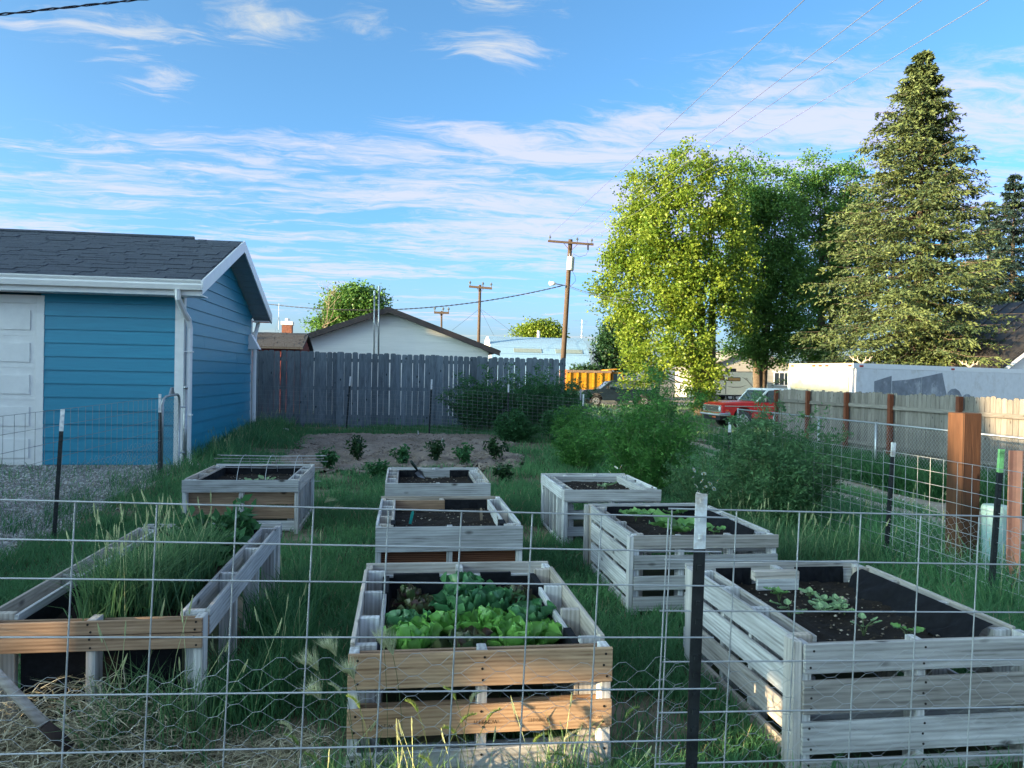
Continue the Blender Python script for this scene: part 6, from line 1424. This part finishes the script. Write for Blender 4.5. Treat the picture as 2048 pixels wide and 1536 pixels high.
young(bx+.30, by+.95, z, SQL, 6, .9, 'squash seedling at the back left of the slatted planter', 'seedling', g); young(bx+.40, by+.35, z, SQL, 8, 1.15, 'largest squash plant near the front of the slatted planter', 'squash plant', g, stalk=.07)
young(bx+.70, by+.33, z, SQL, 3, .7, 'small squash seedling right of the largest one', 'seedling', g); young(bx+.66, by+1.05, z, SQL, 4, .7, 'squash seedling at the back wall of the slatted planter', 'seedling', g)
bx, by = BEDS['rfront'][0], BEDS['rfront'][2]; z = T(bx+.5, by+.6)+.455
young(bx+.33, by+.86, z, SQL, 4, .45, 'squash seedling near the back left of the big right planter', 'seedling', g); young(bx+.24, by+.58, z, PLL, 5, .8, 'wilted pale seedling at the left of the big right planter', 'seedling', g); young(bx+.46, by+.32, z, PLL, 5, .6, 'flat seedling near the front left of the big right planter', 'seedling', g); young(bx+.62, by+.24, z, SQL, 3, .45, 'seedling by the front board of the big right planter', 'seedling', g)
for i, (dx, dy) in enumerate(((.46, .72), (.52, .78), (.57, .70), (.50, .66), (.60, .77), (.55, .62), (.44, .64), (.52, .90))):
    young(bx+dx, by+dy, z, PLL, 7, .62, 'low creeping plant in the centre patch of the big right planter', 'ground plant', 'creeping plants in the big right planter', stalk=.02)
bx, by = BEDS['rback'][0], BEDS['rback'][2]; z = T(bx+.5, by+.6)+.47
young(bx+.52, by+.45, z, PLL, 6, 1.2, 'pale seedling in the pale open-sided planter', 'seedling', g)
bx, by = BEDS['lback'][0], BEDS['lback'][2]; z = T(bx+.5, by+.6)+.45
young(bx+.62, by+.24, z, PLL, 6, 1.0, 'pale seedling under the left of the wire hoop', 'seedling', g); young(bx+.74, by+.34, z, PLL, 6, 1.25, 'pale seedling under the middle of the wire hoop', 'seedling', g)
P = np.array([(BEDS['rfront'][0]+.64, BEDS['rfront'][2]+.80, T(2.1, 3.6)+.465)])
tag(stones('pale_stone', P, .026, mat_plain('tan_stone', (.55, .42, .30), .8)), 'tan stone lying on the soil of the big right planter', 'stone')
# potato plants on the tilled plot
def leafy(name, label, x, y, h, r_, n, mat, seed, group, leaf=.06, z0=None, cat='plant'):
    rg = np.random.default_rng(seed); t = thing(name, label, cat, (x, y, T(x, y)+.04 if z0 is None else z0), 0, group); st = MB(); C = []
    for i in range(9):
        az = rg.random()*6.283; k = .3+.7*rg.random(); e = np.array([r_*k*math.cos(az), r_*k*math.sin(az), h*(1.05-.45*k)]); st.tube([(0, 0, 0), e*np.array([.4, .4, .65]), e], [.006, .005, .002], 4, False)
        m = n//9; u = .25+.75*rg.random(m); C.append(e*np.stack([u**1.4, u**1.4, u**.8], 1)+rg.normal(size=(m, 3))*r_*.16)
    C = np.concatenate(C); C[:, 2] = np.maximum(C[:, 2], .01); V, F = leaf_quads(C, leaf, .5, .15, seed); obj('foliage', np_mesh('foliage', V, F, np.repeat(rg.random(len(C)), 4)), mat, t); obj('stems', st, STEMM, t)
for i, (px, py, lb) in enumerate(((655, 925, 'potato plant left of the row, near the wire hoop'), (715, 912, 'tallest potato plant left of the trowel planter'), (803, 918, 'potato plant behind the left end of the trowel planter'), (870, 914, 'potato plant behind the middle of the trowel planter'), (928, 917, 'potato plant right of the middle one'), (990, 912, 'potato plant at the right end of the row'), (752, 935, 'low potato plant beside the trowel planter'), (1007, 940, 'small potato plant by the right edge of the plot'))):
    q = atz(px, py+14, .12); leafy('potato_plant', lb, q[0], q[1], (.33, .42, .36, .42, .36, .42, .22, .2)[i], .2, 330, DKLEAF if i % 2 else SHRUB, 300+i, 'potato plants on the tilled plot', .075)
# plants in the long planter
bx, by = BEDS['long'][0], BEDS['long'][2]; zl = T(bx+.5, by+1)+.41
for i, (x, y, h, lb) in enumerate(((.42, 1.75, .26, 'leafy peony-like plant at the back left of the long planter'), (.66, 1.82, .30, 'leafy peony-like plant at the back right of the long planter'), (.60, 1.45, .20, 'low leafy plant behind the tall grass'))):
    leafy('leafy_plant', lb, bx+x, by+y, h, .22, 420, SHRUB, 330+i, 'leafy plants in the long planter', .085, zl)
def tall_grass(label, x0, x1, y0, y1, n, hmin, hmax, mat, zf, seed, heads=0, lean=.35, clump=14):
    rg = np.random.default_rng(seed); cx = x0+(x1-x0)*rg.random(clump); cy = y0+(y1-y0)*rg.random(clump); k = rg.integers(0, clump, n)
    X = np.clip(cx[k]+rg.normal(size=n)*.05, x0-.05, x1+.05); Y = np.clip(cy[k]+rg.normal(size=n)*.07, y0-.05, y1+.05); Z = zf(X, Y)
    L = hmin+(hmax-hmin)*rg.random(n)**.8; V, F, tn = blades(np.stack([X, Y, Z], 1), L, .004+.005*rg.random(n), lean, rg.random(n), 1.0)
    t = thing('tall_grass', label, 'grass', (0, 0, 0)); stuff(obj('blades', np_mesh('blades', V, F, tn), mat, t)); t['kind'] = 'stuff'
    mb = MB()
    for i in range(heads):
        j = rg.integers(0, n); p = np.array([X[j], Y[j], Z[j]]); h = hmax*(.85+.45*rg.random()); d = rg.normal(size=2)*.08; e = p+np.array([d[0], d[1], h]); mb.tube([p, p+np.array([d[0]*.4, d[1]*.4, h*.6]), e], .0013, 3, False); mb.tube([e-(e-p)*.13, e-(e-p)*.05, e], [.003, .0042, .001], 4, False)
    if heads: obj('seed_stalks', mb, SEED, t)
SEED = mat_plain('pale_seed_head', (.36, .40, .20), .8, var=.2)
tall_grass('tall blue-green grass clump filling the long planter', bx+.40, bx+.72, by+.10, by+1.05, 2400, .16, .46, RANK, lambda X, Y: np.full(X.shape, zl), 71, 45, .6)
tall_grass('grass hanging over the front board of the long planter', bx+.58, bx+.95, by-.22, by+.02, 420, .15, .50, RANK, terr, 72, 10, .6)
tall_grass('weedy grass at the foot of the lettuce planter', -.25, .78, 2.55, 2.95, 800, .10, .36, RANK, terr, 73, 16, .5)
tall_grass('grass growing inside the bottom of the lettuce planter', -.05, .70, 3.15, 3.30, 500, .12, .28, RANK, terr, 74, 0, .5)
tall_grass('long grass along the garage wall', -3.35, -2.75, 12.6, 18.0, 3500, .15, .42, GRASS, terr, 75, 60, .5, 90)
tall_grass('long green grass round the thick brown post', 3.9, 5.5, 4.5, 8.2, 4200, .18, .50, GRASS, terr, 76, 30, .5, 120)
tall_grass('weeds in the gravel by the gate', -3.9, -2.6, 7.8, 11.6, 1500, .08, .3, GRASS, terr, 77, 10, .6, 60)
tall_grass('grass under the grey-green bush', 2.75, 4.0, 5.8, 7.6, 2500, .18, .45, RANK, terr, 78, 40, .5, 60)
tall_grass('rank grass against the right side of the long planter', -.84, -.58, 3.5, 5.6, 1500, .16, .42, GRASS, terr, 79, 12, .5, 50)
# foxtails
FLUFF = mat_leaf('foxtail_fluff', (.40, .44, .24), (.70, .72, .50), .5, .8); GREENF = mat_leaf('green_foxtail', (.14, .25, .05), (.36, .46, .16), .45, .8)
def foxtail(x, y, z0, h, bend, az, mat, label, grp, fl=.05, hl=.07):
    t = thing('foxtail', label, 'foxtail grass', (x, y, z0), 0, grp); d = np.array([math.cos(az), math.sin(az)]); rg = np.random.default_rng(int(abs(x*991+y*77+h*313)*10))
    s = np.linspace(0, 1, 8); P = np.stack([d[0]*bend*s**2.2, d[1]*bend*s**2.2, h*(s-.12*s**3)], 1); obj('stalk', MB().tube(P, .0014, 4, False), STEMM, t)
    tip = P[-1]; dr = P[-1]-P[-2]; dr /= np.linalg.norm(dr); n = 190; u = rg.random(n); dn = np.array([d[0]*.5, d[1]*.5, -.55]); c = tip+dr*hl*u[:, None]+dn*hl*(u**2)[:, None]*.8
    v = rg.normal(size=(n, 3)); v -= (v@dr)[:, None]*dr; v /= np.linalg.norm(v, axis=1, keepdims=True); w_ = v*.55+dr*.9+dn*.25*u[:, None]; w_ /= np.linalg.norm(w_, axis=1, keepdims=True); L = fl*(.5+.6*rg.random(n))*(1-.35*u); sx = np.cross(w_, v); sx /= np.linalg.norm(sx, axis=1, keepdims=True)
    a = c+v*.002; b = c+w_*L[:, None]; V = np.stack([a-sx*.0011, a+sx*.0011, b], 1).reshape(-1, 3); obj('seed_head', np_mesh('seed_head', V, np.arange(3*n).reshape(-1, 3), np.repeat(rg.random(n), 3)), mat, t)
fx = [(-.20, 2.90, .60, .10, 3.3, 'pale fluffy foxtail leaning left over the corner of the lettuce planter'), (-.16, 2.92, .64, .08, 3.0, 'upper pale foxtail at the left corner of the lettuce planter'), (-.12, 2.90, .56, .05, 3.4, 'middle pale foxtail at the left corner of the lettuce planter'), (-.04, 2.93, .66, .03, 2.4, 'pale foxtail in front of the black liner fold'), (.02, 2.93, .64, .05, 2.9, 'rightmost pale foxtail at the lettuce planter corner'), (-.22, 2.86, .50, .07, 3.6, 'low pale foxtail beside the honey-coloured board')]
for (x, y, h, b_, a, lb) in fx: foxtail(x, y, T(x, y), h, b_, a, FLUFF, lb, 'pale foxtails', .10, .06)
gx = [(590, 1440), (620, 1478), (745, 1388), (862, 1420), (905, 1368), (858, 1402), (935, 1372), (1030, 1470), (1085, 1475), (925, 1425), (930, 1448), (1205, 1420), (710, 1365), (1170, 1500), (655, 1520), (875, 1525)]
where = ['leftmost', 'second from the left', 'beside the left stringer', 'bent over the lower board', 'below the big wire square', 'short upright', 'tallest, curled over the top board', 'drooping under the stamped board', 'rightmost drooping', 'small green', 'smallest', 'by the right corner', 'thin upright', 'at the lower right edge', 'at the very bottom left', 'pale one at the very bottom']
for i, (px, py) in enumerate(gx):
    q = atY(px, py, 2.62+.2*random.random()); z0 = T(q[0], q[1]); hh = max(.12, q[2]-z0)
    foxtail(q[0]+.02, q[1], z0, hh, random.uniform(.03, .09), random.choice((0., 3.14, 2.6, .4)), GREENF if i % 4 else FLUFF, 'green foxtail before the lettuce planter, '+where[i], 'green foxtails', .022, .065)
for (px, py, lb) in ((635, 1000, 'pale grass plume by the right wall of the hoop planter'), (650, 1016, 'lower grass plume by the right wall of the hoop planter')):
    q = atY(px, py, 8.2); foxtail(q[0]-.05, q[1], T(q[0], q[1]), q[2]-T(q[0], q[1]), .12, 0.2, FLUFF, lb, 'pale grass plumes', .1, .08)
# daisies
PETAL = mat_plain('white_petal', (.82, .82, .82), .6, var=.05); YOLK = mat_plain('yellow_disc', (.6, .38, .03), .7)
pm = MB()
for k in range(11):
    a = k*.571; c, s = math.cos(a), math.sin(a); pm.add([(.006*c, .006*s, 0), (.022*c-.006*s, .022*s+.006*c, .004), (.034*c, .034*s, .001), (.022*c+.006*s, .022*s-.006*c, .004)], [(0, 1, 2, 3)])
PME = pm.mesh('petals'); PME.materials.append(PETAL); YME = MB().tube([(0, 0, 0), (0, 0, .005), (0, 0, .008)], [.009, .009, .004], 8).mesh('disc'); YME.materials.append(YOLK)
dz = [(1385, 957), (1392, 972), (1404, 962), (1410, 975), (1398, 985), (1420, 968), (1428, 978), (1415, 988), (1232, 935), (1242, 934), (1220, 945), (1388, 940), (1408, 948), (1436, 962)]
for i, (px, py) in enumerate(dz):
    q = atY(px, py, 7.9 if px > 1300 else 9.0); t = thing('daisy', 'white daisy with a yellow centre among the bushes behind the slatted planter', 'daisy', tuple(q), random.random()*6, 'white daisies among the bushes')
    rx = (random.uniform(.5, 1.1), random.uniform(-.3, .3), 0); z0 = T(q[0], q[1])
    o = obj('petals', PME, None, t, rot=rx); o = obj('disc', YME, None, t, rot=rx); obj('stem', MB().tube([(0, 0, 0), (0, .02, -.1), (.01, .04, z0-q[2])], .002, 4, False), STEMM, t)
